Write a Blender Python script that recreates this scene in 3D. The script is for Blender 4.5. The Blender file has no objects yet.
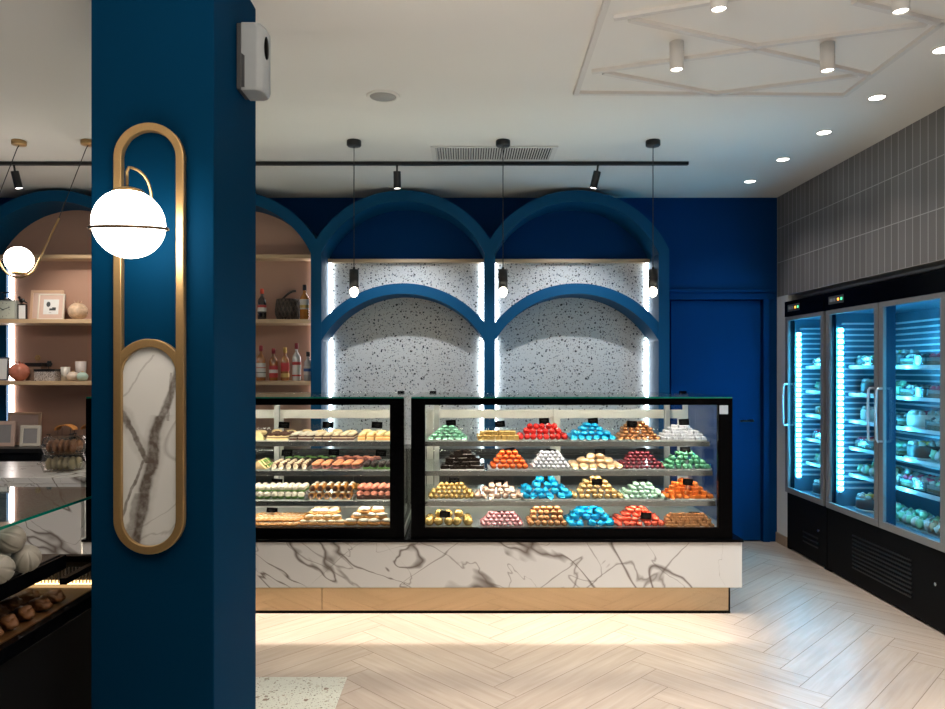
import bpy, math, random
from mathutils import Vector, Matrix, noise
random.seed(7)
PI = math.pi
sc = bpy.context.scene
COL = sc.collection
H = 2.9; EY = 1.46; F = 720.0; CX = 465.0; CY = 368.5
def X(px, Y): return (px - CX) / F * Y
def Z(py, Y): return EY - (py - CY) / F * Y
def YC(py, z=H): return (EY - z) * F / (py - CY)

# ---------------------------------------------------------------- materials
def lin(h):
    if isinstance(h, str):
        h = h.lstrip('#'); c = [int(h[i:i+2], 16) / 255 for i in (0, 2, 4)]
        return tuple(x / 12.92 if x <= .04045 else ((x + .055) / 1.055) ** 2.4 for x in c) + (1,)
    return tuple(h[:3]) + (1,)
def newmat(name):
    m = bpy.data.materials.new(name); m.use_nodes = True
    nt = m.node_tree; nt.nodes.clear()
    out = nt.nodes.new('ShaderNodeOutputMaterial')
    return m, nt, out
def N(nt, t, **kw):
    n = nt.nodes.new(t)
    for k, v in kw.items(): setattr(n, k, v)
    return n
def L(nt, a, b): nt.links.new(a, b)
def M(name, col, rough=.5, metal=0., var=.06, scale=30., bump=0., spec=.5, coat=0., bscale=None, sheen=0):
    m, nt, out = newmat(name)
    p = N(nt, 'ShaderNodeBsdfPrincipled'); L(nt, p.outputs[0], out.inputs[0])
    c = lin(col)
    p.inputs['Roughness'].default_value = rough; p.inputs['Metallic'].default_value = metal
    p.inputs['Specular IOR Level'].default_value = spec; p.inputs['Coat Weight'].default_value = coat
    tc = N(nt, 'ShaderNodeTexCoord')
    nz = N(nt, 'ShaderNodeTexNoise'); nz.inputs['Scale'].default_value = scale; nz.inputs['Detail'].default_value = 3
    L(nt, tc.outputs['Object'], nz.inputs['Vector'])
    mx = N(nt, 'ShaderNodeMix', data_type='RGBA')
    mx.inputs[6].default_value = tuple(x * (1 - var) for x in c[:3]) + (1,)
    mx.inputs[7].default_value = tuple(min(1, x * (1 + var)) for x in c[:3]) + (1,)
    L(nt, nz.outputs['Fac'], mx.inputs[0]); L(nt, mx.outputs[2], p.inputs['Base Color'])
    if bump:
        n2 = N(nt, 'ShaderNodeTexNoise'); n2.inputs['Scale'].default_value = bscale or scale * 3; n2.inputs['Detail'].default_value = 2
        L(nt, tc.outputs['Object'], n2.inputs['Vector'])
        b = N(nt, 'ShaderNodeBump'); b.inputs['Strength'].default_value = bump; b.inputs['Distance'].default_value = .004
        L(nt, n2.outputs['Fac'], b.inputs['Height']); L(nt, b.outputs[0], p.inputs['Normal'])
    return m
def EM(name, col, s):
    m, nt, out = newmat(name); e = N(nt, 'ShaderNodeEmission')
    e.inputs[0].default_value = lin(col); e.inputs[1].default_value = s; L(nt, e.outputs[0], out.inputs[0]); return m
def GL(name, tint=(.96, .98, .97), rough=.0, ior=1.45, mult=1.0):
    m, nt, out = newmat(name)
    t = N(nt, 'ShaderNodeBsdfTransparent'); t.inputs[0].default_value = lin(tint)
    g = N(nt, 'ShaderNodeBsdfGlossy'); g.inputs['Roughness'].default_value = rough
    fr = N(nt, 'ShaderNodeFresnel')
    ge = N(nt, 'ShaderNodeNewGeometry'); mi = N(nt, 'ShaderNodeMapRange'); mi.inputs[3].default_value = ior; mi.inputs[4].default_value = 1 / ior
    L(nt, ge.outputs['Backfacing'], mi.inputs[0]); L(nt, mi.outputs[0], fr.inputs[0])
    mu = N(nt, 'ShaderNodeMath', operation='MULTIPLY'); mu.inputs[1].default_value = mult; L(nt, fr.outputs[0], mu.inputs[0])
    mx = N(nt, 'ShaderNodeMixShader'); L(nt, mu.outputs[0], mx.inputs[0]); L(nt, t.outputs[0], mx.inputs[1]); L(nt, g.outputs[0], mx.inputs[2])
    L(nt, mx.outputs[0], out.inputs[0]); return m
def foil(name, col, metal=.55, rough=.27):
    return M(name, col, rough, min(.9, metal + .15), var=.25, scale=60, bump=.5, bscale=120)

m_blue = M('blue_paint', (.0005, .027, .070), .65, var=.03, scale=4, spec=.02)
m_blue_wall = M('navy_wall_paint', (.0005, .034, .130), .6, var=.04, scale=4, spec=.05)
m_blue_arch = M('arch_blue_paint', (.0004, .057, .140), .55, var=.03, scale=4, spec=.15)
m_pink = M('rose_beige_paint', (.42, .255, .19), .6, var=.03, scale=4)
m_ceil = M('ceiling_paint', (.72, .70, .66), .8, var=.01, scale=3)
m_white = M('white_plaster', (.62, .62, .61), .6, var=.02, scale=3)
m_moulding = M('ceiling_moulding_paint', (.625, .60, .565), .6, var=.02)
m_gold = M('brushed_gold', (.50, .32, .14), .36, .75, var=.08, scale=120)
m_blackm = M('black_metal', (.006, .006, .007), .35, .0, var=.1)
m_black = M('black_gloss_frame', (.0012, .0012, .0015), .2, .0, var=.1, spec=.05)
m_black_matte = M('black_matte', (.002, .002, .0024), .7, var=.1, spec=.12)
m_alu = M('aluminium', (.42, .42, .41), .38, .6, var=.05)
m_alu_light = M('pale_aluminium', (.62, .60, .56), .4, .3, var=.05)
m_steel = M('steel', (.5, .5, .5), .25, .9, var=.05)
m_door_alu = M('cooler_door_aluminium', (.24, .24, .24), .45, .4, var=.05)
m_liner = M('cooler_liner', (.10, .19, .26), .3, .3, var=.04)
m_mull = M('mullion_dark_blue', (.01, .03, .06), .35)
m_rib = M('cooler_rib', (.75, .80, .84), .35, .1, var=.05)
m_handle = M('cooler_handle_metal', (.65, .68, .7), .3, .5, var=.05)
m_wood = None
m_dark_counter = M('dark_counter', (.010, .010, .011), .4, var=.1)
m_plastic_grey = M('grey_plastic', (.30, .32, .33), .4, var=.04)
m_plastic_dark = M('dark_plastic', (.05, .052, .055), .4, var=.04)
m_black_card = M('black_card', (.0015, .0015, .0018), .7, spec=.0)
m_chalk = M('chalk_marks', (.05, .05, .048), .8)
m_glass = GL('clear_glass')
m_glass_front = GL('display_front_glass', mult=.45)
m_glass_door = GL('cooler_door_glass', (.93, .97, .98), 0, 1.4)
m_glass_top = GL('glass_top', (.93, .97, .95), 0, 1.5)
m_green_edge = M('green_glass_edge', (.0, .16, .11), .1, var=.2, coat=.5)
m_shelf_glass = GL('shelf_glass', (.9, .94, .93), .05, 1.5)
m_mirror = M('bronze_mirror', (.62, .47, .31), .10, 1.0, var=.02, scale=3)
m_globe = EM('opal_globe', (1.0, .90, .78), 17)
m_bulb = EM('warm_bulb', (1.0, .86, .68), 14)
m_led = EM('cool_white_led', (.80, .92, 1.0), 17)
m_led_pink = EM('neutral_led', (1.0, .90, .84), 12)
m_led_case = EM('case_led', (1.0, .88, .74), 40)
m_led_plinth = EM('plinth_led', (1.0, .87, .70), 105)
m_led_cyan = EM('cyan_led', (.06, .55, .95), 120)
m_down = EM('downlight_lens', (1.0, .93, .84), 12)
m_orange_led = EM('orange_digits', (1.0, .35, .05), 3)
m_green_led = EM('green_digits', (.1, .9, .4), 2)

def mat_wood(name, c1, c2, scale=1.0, rough=.45, axis='X'):
    m, nt, out = newmat(name)
    p = N(nt, 'ShaderNodeBsdfPrincipled'); L(nt, p.outputs[0], out.inputs[0]); p.inputs['Roughness'].default_value = rough
    tc = N(nt, 'ShaderNodeTexCoord'); mp = N(nt, 'ShaderNodeMapping')
    s = (2, 30, 30) if axis == 'X' else (30, 30, 2)
    mp.inputs['Scale'].default_value = tuple(x * scale for x in s)
    L(nt, tc.outputs['Object'], mp.inputs[0])
    nz = N(nt, 'ShaderNodeTexNoise'); nz.inputs['Scale'].default_value = 1.5; nz.inputs['Detail'].default_value = 6
    L(nt, mp.outputs[0], nz.inputs['Vector'])
    mx = N(nt, 'ShaderNodeMix', data_type='RGBA'); mx.inputs[6].default_value = lin(c1); mx.inputs[7].default_value = lin(c2)
    L(nt, nz.outputs['Fac'], mx.inputs[0]); L(nt, mx.outputs[2], p.inputs['Base Color'])
    return m
m_wood = mat_wood('oak_shelf', (.42, .29, .17), (.60, .44, .28))
m_base_wood = mat_wood('baseboard_oak', (.25, .18, .13), (.36, .27, .2))
m_frame_wood = mat_wood('frame_wood', (.55, .36, .24), (.68, .48, .34), 1.5)

def mat_floor():
    m, nt, out = newmat('herringbone_oak')
    p = N(nt, 'ShaderNodeBsdfPrincipled'); L(nt, p.outputs[0], out.inputs[0])
    uv = N(nt, 'ShaderNodeUVMap'); uv.uv_map = 'UVMap'
    geo = N(nt, 'ShaderNodeNewGeometry')
    mp = N(nt, 'ShaderNodeMapping'); mp.inputs['Scale'].default_value = (2.2, 26, 1)
    L(nt, uv.outputs[0], mp.inputs[0])
    ofs = N(nt, 'ShaderNodeVectorMath', operation='ADD')
    cmb = N(nt, 'ShaderNodeCombineXYZ'); mu = N(nt, 'ShaderNodeMath', operation='MULTIPLY'); mu.inputs[1].default_value = 90
    L(nt, geo.outputs['Random Per Island'], mu.inputs[0]); L(nt, mu.outputs[0], cmb.inputs[0]); L(nt, mu.outputs[0], cmb.inputs[2])
    L(nt, mp.outputs[0], ofs.inputs[0]); L(nt, cmb.outputs[0], ofs.inputs[1])
    nz = N(nt, 'ShaderNodeTexNoise'); nz.inputs['Scale'].default_value = 1.3; nz.inputs['Detail'].default_value = 7; nz.inputs['Distortion'].default_value = .6
    L(nt, ofs.outputs[0], nz.inputs['Vector'])
    rp = N(nt, 'ShaderNodeValToRGB')
    rp.color_ramp.elements[0].position = .25; rp.color_ramp.elements[0].color = (.33, .27, .22, 1)
    rp.color_ramp.elements[1].position = .75; rp.color_ramp.elements[1].color = (.43, .365, .31, 1)
    L(nt, nz.outputs['Fac'], rp.inputs[0])
    mr = N(nt, 'ShaderNodeMapRange'); mr.inputs[3].default_value = .93; mr.inputs[4].default_value = 1.05
    L(nt, geo.outputs['Random Per Island'], mr.inputs[0])
    vm = N(nt, 'ShaderNodeVectorMath', operation='SCALE'); L(nt, rp.outputs[0], vm.inputs[0]); L(nt, mr.outputs[0], vm.inputs['Scale'])
    L(nt, vm.outputs[0], p.inputs['Base Color'])
    p.inputs['Roughness'].default_value = .38; p.inputs['Specular IOR Level'].default_value = .45
    b = N(nt, 'ShaderNodeBump'); b.inputs['Strength'].default_value = .12; b.inputs['Distance'].default_value = .002
    L(nt, nz.outputs['Fac'], b.inputs['Height']); L(nt, b.outputs[0], p.inputs['Normal'])
    return m
m_floor = mat_floor()
m_floor_gap = M('floor_joint', (.21, .165, .13), .7)

def mat_terrazzo(name, base, scale, chips, rough=.35, thr=.30):
    m, nt, out = newmat(name)
    p = N(nt, 'ShaderNodeBsdfPrincipled'); L(nt, p.outputs[0], out.inputs[0]); p.inputs['Roughness'].default_value = rough
    tc = N(nt, 'ShaderNodeTexCoord')
    prev = None
    for i, (sc_, th, cols) in enumerate(chips):
        mp = N(nt, 'ShaderNodeMapping'); mp.inputs['Location'].default_value = (3.1 * i, 1.7 * i, .37 * i); L(nt, tc.outputs['Object'], mp.inputs[0])
        wn = N(nt, 'ShaderNodeTexNoise'); wn.inputs['Scale'].default_value = sc_ * 1.6; L(nt, mp.outputs[0], wn.inputs['Vector'])
        sm = N(nt, 'ShaderNodeVectorMath', operation='SCALE'); sm.inputs['Scale'].default_value = .55 / sc_; L(nt, wn.outputs['Color'], sm.inputs[0])
        ad = N(nt, 'ShaderNodeVectorMath', operation='ADD'); L(nt, mp.outputs[0], ad.inputs[0]); L(nt, sm.outputs[0], ad.inputs[1])
        v = N(nt, 'ShaderNodeTexVoronoi'); v.inputs['Scale'].default_value = sc_; L(nt, ad.outputs[0], v.inputs['Vector'])
        # per-cell random: colour and size
        sep = N(nt, 'ShaderNodeSeparateColor'); L(nt, v.outputs['Color'], sep.inputs[0])
        th_n = N(nt, 'ShaderNodeMath', operation='MULTIPLY'); th_n.inputs[1].default_value = th; L(nt, sep.outputs[1], th_n.inputs[0])
        lt = N(nt, 'ShaderNodeMath', operation='LESS_THAN'); L(nt, v.outputs['Distance'], lt.inputs[0]); L(nt, th_n.outputs[0], lt.inputs[1])
        rp = N(nt, 'ShaderNodeValToRGB'); rp.color_ramp.interpolation = 'CONSTANT'
        els = rp.color_ramp.elements
        els[0].position = 0; els[0].color = lin(cols[0]); els[1].position = 1 / len(cols); els[1].color = lin(cols[1 % len(cols)])
        for k in range(2, len(cols)):
            e = els.new(k / len(cols)); e.color = lin(cols[k])
        L(nt, sep.outputs[0], rp.inputs[0])
        mx = N(nt, 'ShaderNodeMix', data_type='RGBA'); L(nt, lt.outputs[0], mx.inputs[0])
        if prev is None: mx.inputs[6].default_value = lin(base)
        else: L(nt, prev, mx.inputs[6])
        L(nt, rp.outputs[0], mx.inputs[7]); prev = mx.outputs[2]
    L(nt, prev, p.inputs['Base Color']); return m
m_terr = mat_terrazzo('terrazzo_panel', (.68, .67, .65), 1, [
    (34, .34, ['1a2430', '8a8f94', '2a2a2c', 'b8b4ae']), (62, .34, ['141c28', '3c4046', '9a8a78', '20262e']), (110, .30, ['1a2028', '5a5a5a', 'a09890'])])
m_terr_floor = mat_terrazzo('terrazzo_floor', (.50, .52, .46), 1, [
    (28, .36, ['8a8474', 'a8a698', '6e5b4c', 'b9b8ad']), (60, .36, ['5c564c', '8c887c', '7d6a5a']), (120, .36, ['55504a', '9a978c'])])

def mat_marble(name, base, vein, veins, rough=.25, swap=None, custom=None, rot=0.):
    m, nt, out = newmat(name)
    p = N(nt, 'ShaderNodeBsdfPrincipled'); L(nt, p.outputs[0], out.inputs[0]); p.inputs['Roughness'].default_value = rough
    tc = N(nt, 'ShaderNodeTexCoord'); prev = None
    cl = N(nt, 'ShaderNodeTexNoise'); cl.inputs['Scale'].default_value = 2.2; cl.inputs['Detail'].default_value = 5; L(nt, tc.outputs['Object'], cl.inputs['Vector'])
    mx0 = N(nt, 'ShaderNodeMix', data_type='RGBA'); mx0.inputs[6].default_value = tuple(x * .86 for x in lin(base)[:3]) + (1,); mx0.inputs[7].default_value = lin(base)
    L(nt, cl.outputs['Fac'], mx0.inputs[0]); prev = mx0.outputs[2]
    for i, (s, dist, w, a, ang) in enumerate(veins):
        mp = N(nt, 'ShaderNodeMapping'); mp.inputs['Rotation'].default_value = (0, ang, 0); mp.inputs['Location'].default_value = (1.3 * i + .4, .7 * i, 2.1 * i)
        mpr = N(nt, 'ShaderNodeMapping'); mpr.inputs['Scale'].default_value = (.55, 1, 1.5)
        L(nt, tc.outputs['Object'], mp.inputs[0]); L(nt, mp.outputs[0], mpr.inputs[0]); mp = mpr
        nz = N(nt, 'ShaderNodeTexNoise'); nz.inputs['Scale'].default_value = s; nz.inputs['Detail'].default_value = 4; nz.inputs['Roughness'].default_value = .42
        nz.inputs['Distortion'].default_value = dist; L(nt, mp.outputs[0], nz.inputs['Vector'])
        sb = N(nt, 'ShaderNodeMath', operation='SUBTRACT'); sb.inputs[1].default_value = .5; L(nt, nz.outputs['Fac'], sb.inputs[0])
        ab = N(nt, 'ShaderNodeMath', operation='ABSOLUTE'); L(nt, sb.outputs[0], ab.inputs[0])
        wn = N(nt, 'ShaderNodeTexNoise'); wn.inputs['Scale'].default_value = s * 1.3; L(nt, tc.outputs['Object'], wn.inputs['Vector'])
        wp = N(nt, 'ShaderNodeMapRange'); wp.inputs[1].default_value = .38; wp.inputs[2].default_value = .68; wp.inputs[3].default_value = w * .15; wp.inputs[4].default_value = w * 1.7
        L(nt, wn.outputs['Fac'], wp.inputs[0])
        mr = N(nt, 'ShaderNodeMapRange'); mr.inputs[1].default_value = 0; mr.inputs[3].default_value = a; mr.inputs[4].default_value = 0
        L(nt, ab.outputs[0], mr.inputs[0]); L(nt, wp.outputs[0], mr.inputs[2])
        mx = N(nt, 'ShaderNodeMix', data_type='RGBA'); L(nt, mr.outputs[0], mx.inputs[0]); L(nt, prev, mx.inputs[6]); mx.inputs[7].default_value = lin(vein)
        prev = mx.outputs[2]
    if custom:
        sp = N(nt, 'ShaderNodeSeparateXYZ'); L(nt, tc.outputs['Object'], sp.inputs[0])
        for (x0, z0, k, amp, w, a, seed, zlo, zhi) in custom:   # vein along x = x0 + k (z - z0) + noise
            nz = N(nt, 'ShaderNodeTexNoise'); nz.inputs['Scale'].default_value = 9; nz.inputs['Detail'].default_value = 6
            mp = N(nt, 'ShaderNodeMapping'); mp.inputs['Location'].default_value = (seed, seed, seed); L(nt, tc.outputs['Object'], mp.inputs[0]); L(nt, mp.outputs[0], nz.inputs['Vector'])
            def ma(op, a_, b_):
                n = N(nt, 'ShaderNodeMath', operation=op)
                for j, q in enumerate((a_, b_)):
                    if isinstance(q, (int, float)): n.inputs[j].default_value = q
                    else: L(nt, q, n.inputs[j])
                return n.outputs[0]
            line = ma('ADD', ma('MULTIPLY', ma('SUBTRACT', sp.outputs[2], z0), k), x0)
            off = ma('MULTIPLY', ma('SUBTRACT', nz.outputs['Fac'], .5), amp)
            d = ma('ABSOLUTE', ma('SUBTRACT', sp.outputs[0], ma('ADD', line, off)), 0)
            mr = N(nt, 'ShaderNodeMapRange'); mr.interpolation_type = 'SMOOTHSTEP'
            mr.inputs[1].default_value = w * .45; mr.inputs[2].default_value = w; mr.inputs[3].default_value = a; mr.inputs[4].default_value = 0
            L(nt, d, mr.inputs[0])
            fine = N(nt, 'ShaderNodeTexNoise'); fine.inputs['Scale'].default_value = 55; fine.inputs['Detail'].default_value = 4; L(nt, mp.outputs[0], fine.inputs['Vector'])
            g = ma('MULTIPLY', mr.outputs[0], ma('ADD', ma('MULTIPLY', fine.outputs['Fac'], .9), .45))
            g = ma('MULTIPLY', g, ma('GREATER_THAN', sp.outputs[2], zlo)); g = ma('MULTIPLY', g, ma('LESS_THAN', sp.outputs[2], zhi))
            mx = N(nt, 'ShaderNodeMix', data_type='RGBA'); L(nt, g, mx.inputs[0]); L(nt, prev, mx.inputs[6]); mx.inputs[7].default_value = lin(vein)
            prev = mx.outputs[2]
    L(nt, prev, p.inputs['Base Color']); return m
m_marble = mat_marble('white_marble', (.74, .73, .715), (.13, .10, .085), [(1.7, .45, .012, .95, -.62), (2.4, .4, .006, .6, -.75), (1.5, .5, .005, .7, .7)])
m_marble_inset = mat_marble('inset_marble', (.74, .73, .71), (.12, .095, .08), [(2.0, 1.2, .016, .35, .7)],
    custom=[(.006, .317, .20, .05, .045, .22, 1.0, 0, .46), (.006, .317, .20, .05, .025, 1.0, 1.0, 0, .456), (.035, .45, .36, .04, .018, .9, 1.0, .456, .62), (-.058, .40, -.53, .07, .034, .22, 5.0, .28, .50), (-.058, .40, -.53, .07, .013, .9, 5.0, .30, .50), (-.03, .28, .40, .05, .007, .8, 9.0, .08, .31), (-.055, .12, .35, .08, .020, .55, 3.3, 0, .2), (-.045, .58, .7, .05, .005, .35, 8.0, .52, .66), (.07, .56, .1, .05, .006, .5, 8.5, .44, .6)])

def mat_tiles():
    m, nt, out = newmat('taupe_stacked_tiles')
    p = N(nt, 'ShaderNodeBsdfPrincipled'); L(nt, p.outputs[0], out.inputs[0]); p.inputs['Roughness'].default_value = .42
    tc = N(nt, 'ShaderNodeTexCoord'); sp = N(nt, 'ShaderNodeSeparateXYZ'); L(nt, tc.outputs['Object'], sp.inputs[0])
    cb = N(nt, 'ShaderNodeCombineXYZ'); L(nt, sp.outputs[1], cb.inputs[0])
    zz = N(nt, 'ShaderNodeMath', operation='ADD'); zz.inputs[1].default_value = -2.059 + 2.88; L(nt, sp.outputs[2], zz.inputs[0]); L(nt, zz.outputs[0], cb.inputs[1])
    br = N(nt, 'ShaderNodeTexBrick'); br.offset = 0; br.squash = 1
    br.inputs['Scale'].default_value = 1; br.inputs['Brick Width'].default_value = .0705; br.inputs['Row Height'].default_value = .288
    br.inputs['Mortar Size'].default_value = .0030; br.inputs['Mortar Smooth'].default_value = .1
    br.inputs['Color1'].default_value = (.142, .134, .130, 1); br.inputs['Color2'].default_value = (.170, .162, .158, 1); br.inputs['Mortar'].default_value = (.40, .385, .38, 1)
    L(nt, cb.outputs[0], br.inputs['Vector']); L(nt, br.outputs['Color'], p.inputs['Base Color'])
    b = N(nt, 'ShaderNodeBump'); b.inputs['Strength'].default_value = .4; b.inputs['Distance'].default_value = .003; b.invert = True
    L(nt, br.outputs['Fac'], b.inputs['Height']); L(nt, b.outputs[0], p.inputs['Normal'])
    return m
m_tiles = mat_tiles()

# ---------------------------------------------------------------- mesh builder
class MB:
    def __init__(s): s.v = []; s.f = []; s.m = []; s.s = []
    def add(s, vs, fs, m=0, sm=False):
        o = len(s.v); s.v += [tuple(q) for q in vs]
        for f in fs: s.f.append(tuple(o + i for i in f)); s.m.append(m); s.s.append(sm)
        return s
    def box(s, x0, x1, y0, y1, z0, z1, m=0, mtx=None):
        vs = [Vector((x, y, z)) for z in (z0, z1) for y in (y0, y1) for x in (x0, x1)]
        if mtx: vs = [mtx @ q for q in vs]
        return s.add(vs, [(0, 2, 3, 1), (4, 5, 7, 6), (0, 1, 5, 4), (2, 6, 7, 3), (0, 4, 6, 2), (1, 3, 7, 5)], m)
    def cyl(s, a, b, r0, r1=None, n=24, m=0, caps=True, mcap=None):
        r1 = r0 if r1 is None else r1; a = Vector(a); b = Vector(b); d = (b - a).normalized()
        u = d.orthogonal().normalized(); w = d.cross(u)
        if abs(d.z) > .999: u = Vector((1, 0, 0)); w = Vector((0, 1, 0)) * (1 if d.z > 0 else -1)
        ra = [a + (u * math.cos(t) + w * math.sin(t)) * r0 for t in [2 * PI * i / n for i in range(n)]]
        rb = [b + (u * math.cos(t) + w * math.sin(t)) * r1 for t in [2 * PI * i / n for i in range(n)]]
        s.add(ra + rb, [(i, (i + 1) % n, n + (i + 1) % n, n + i) for i in range(n)], m, True)
        if caps:
            s.add(ra, [tuple(range(n))[::-1]], m if mcap is None else mcap); s.add(rb, [tuple(range(n))], m if mcap is None else mcap)
        return s
    def tube(s, pts, r, n=10, m=0, closed=False):
        pts = [Vector(p) for p in pts]; k = len(pts); rings = []; u = None
        for i, p in enumerate(pts):
            if closed: d = (pts[(i + 1) % k] - pts[i - 1]).normalized()
            else: d = (pts[min(i + 1, k - 1)] - pts[max(i - 1, 0)]).normalized()
            if u is None: u = d.orthogonal().normalized()
            u = (u - d * u.dot(d)).normalized(); w = d.cross(u)
            rr = r[i] if isinstance(r, (list, tuple)) else r
            rings.append([p + (u * math.cos(2 * PI * j / n) + w * math.sin(2 * PI * j / n)) * rr for j in range(n)])
        vs = [q for R in rings for q in R]; fs = []
        for i in range(k if closed else k - 1):
            a = i * n; b = ((i + 1) % k) * n
            fs += [(a + j, a + (j + 1) % n, b + (j + 1) % n, b + j) for j in range(n)]
        if not closed: fs += [tuple(range(n))[::-1], tuple((k - 1) * n + j for j in range(n))]
        return s.add(vs, fs, m, True)
    def lathe(s, prof, c=(0, 0, 0), n=24, m=0, fn=None):
        c = Vector(c); vs = []
        for (r, z) in prof:
            for j in range(n):
                t = 2 * PI * j / n; rr = r * (fn(t, z) if fn else 1)
                vs.append(c + Vector((rr * math.cos(t), rr * math.sin(t), z)))
        fs = []
        for i in range(len(prof) - 1):
            fs += [(i * n + j, i * n + (j + 1) % n, (i + 1) * n + (j + 1) % n, (i + 1) * n + j) for j in range(n)]
        fs += [tuple(range(n))[::-1], tuple((len(prof) - 1) * n + j for j in range(n))]
        return s.add(vs, fs, m, True)
    def ell(s, c, r, nu=16, nv=10, m=0, amp=0., seed=0., mtx=None, freq=1.0):
        c = Vector(c); r = (r, r, r) if isinstance(r, (int, float)) else r
        vs = []
        def pt(t, ph):
            d = Vector((math.cos(t) * math.sin(ph), math.sin(t) * math.sin(ph), math.cos(ph)))
            k = 1 + (amp * noise.noise(d * 2.2 * freq + Vector((seed, seed, seed))) if amp else 0)
            q = Vector((d.x * r[0], d.y * r[1], d.z * r[2])) * k
            if mtx: q = mtx @ q
            return c + q
        vs.append(pt(0, 0))
        for i in range(1, nv):
            for j in range(nu): vs.append(pt(2 * PI * j / nu, PI * i / nv))
        vs.append(pt(0, PI))
        fs = [(0, 1 + j, 1 + (j + 1) % nu) for j in range(nu)]
        for i in range(nv - 2):
            a = 1 + i * nu; b = a + nu
            fs += [(a + j, b + j, b + (j + 1) % nu, a + (j + 1) % nu) for j in range(nu)]
        e = len(vs) - 1; a = 1 + (nv - 2) * nu
        fs += [(e, a + (j + 1) % nu, a + j) for j in range(nu)]
        return s.add(vs, fs, m, True)
    def strip(s, outer, inner, y0, y1, m=0, caps=True):   # ribbon between two xz paths, extruded along y
        k = len(outer)
        vs = [(x, y0, z) for x, z in outer] + [(x, y0, z) for x, z in inner] + [(x, y1, z) for x, z in outer] + [(x, y1, z) for x, z in inner]
        fs = []
        for i in range(k - 1):
            fs += [(i, i + 1, k + i + 1, k + i), (2 * k + i, 3 * k + i, 3 * k + i + 1, 2 * k + i + 1),
                   (i, 2 * k + i, 2 * k + i + 1, i + 1), (k + i, k + i + 1, 3 * k + i + 1, 3 * k + i)]
        if caps: fs += [(0, k, 3 * k, 2 * k), (k - 1, 3 * k - 1, 4 * k - 1, 2 * k - 1)]
        return s.add(vs, fs, m)
    def loop(s, outer, inner, y0, y1, m=0):
        return s.strip(outer + outer[:1], inner + inner[:1], y0, y1, m, False)
    def prism(s, poly, y0, y1, m=0):
        k = len(poly); vs = [(x, y0, z) for x, z in poly] + [(x, y1, z) for x, z in poly]
        fs = [tuple(range(k)), tuple(range(2 * k - 1, k - 1, -1))] + [(i, k + i, k + (i + 1) % k, (i + 1) % k) for i in range(k)]
        return s.add(vs, fs, m)
    def build(s, name, mats, parent=None, loc=None, bevel=0, rotz=0):
        me = bpy.data.meshes.new(name)
        if parent is not None: o0 = ABS.get(parent.name, Vector((0, 0, 0)))
        else: o0 = Vector(loc) if loc is not None else Vector((0, 0, 0))
        vs = s.v if o0.length == 0 else [(x - o0.x, y - o0.y, z - o0.z) for x, y, z in s.v]
        me.from_pydata(vs, [], s.f)
        if not isinstance(mats, (list, tuple)): mats = [mats]
        for q in mats: me.materials.append(q)
        me.polygons.foreach_set('material_index', s.m); me.polygons.foreach_set('use_smooth', s.s)
        me.update()
        import bmesh
        b = bmesh.new(); b.from_mesh(me); bmesh.ops.recalc_face_normals(b, faces=b.faces); b.to_mesh(me); b.free()
        o = bpy.data.objects.new(name, me); COL.objects.link(o)
        if parent is not None: o.parent = parent
        else: o.location = o0; o.rotation_euler.z = rotz
        ABS[o.name] = o0.copy()
        if bevel:
            md = o.modifiers.new('bevel', 'BEVEL'); md.width = bevel; md.segments = 2; md.limit_method = 'ANGLE'
        return o
ABS = {}
def tag(o, label=None, cat=None, group=None, kind=None):
    if label: o['label'] = label
    if cat: o['category'] = cat
    if group: o['group'] = group
    if kind: o['kind'] = kind
    return o
def thing(name, label, cat, loc=(0, 0, 0), group=None):
    o = bpy.data.objects.new(name, None); COL.objects.link(o); o.location = loc; o.empty_display_size = .05
    ABS[o.name] = Vector(loc); return tag(o, label, cat, group)
def struct(name, mb, mat, bevel=0, label=None): return tag(mb.build(name, mat, bevel=bevel), label=label, kind='structure')
KIDS = {}
def dup(root, loc, rotz=0, label=None, group=None, scale=None):
    r = root.copy(); COL.objects.link(r); r.location = loc; r.rotation_euler = (0, 0, rotz)
    if scale: r.scale = (scale,) * 3 if isinstance(scale, (int, float)) else scale
    if label: r['label'] = label
    if group: r['group'] = group
    for ch in list(root.children):
        c = ch.copy(); COL.objects.link(c); c.parent = r
        for g in list(ch.children):
            d = g.copy(); COL.objects.link(d); d.parent = c
    return r
class Proto:
    """the first place() moves the built thing itself, later ones copy it"""
    def __init__(s, root): s.r = root; s.used = False
    def place(s, loc, rotz=0, label=None, group=None, scale=None, rot=None):
        if not s.used:
            s.used = True; r = s.r; r.location = loc; r.rotation_euler = (0, 0, rotz)
            if scale: r.scale = (scale,) * 3 if isinstance(scale, (int, float)) else scale
            if label: r['label'] = label
            if group: r['group'] = group
        else: r = dup(s.r, loc, rotz, label, group, scale)
        if scale is None: r.scale = (1, 1, 1)
        if 'group' in r and group is None: del r['group']
        if rot: r.rotation_euler = rot
        return r

# ================================================================ THE ROOM
XR = 2.63; XL = -4.0; YB = 6.07; YF = -3.2
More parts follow.
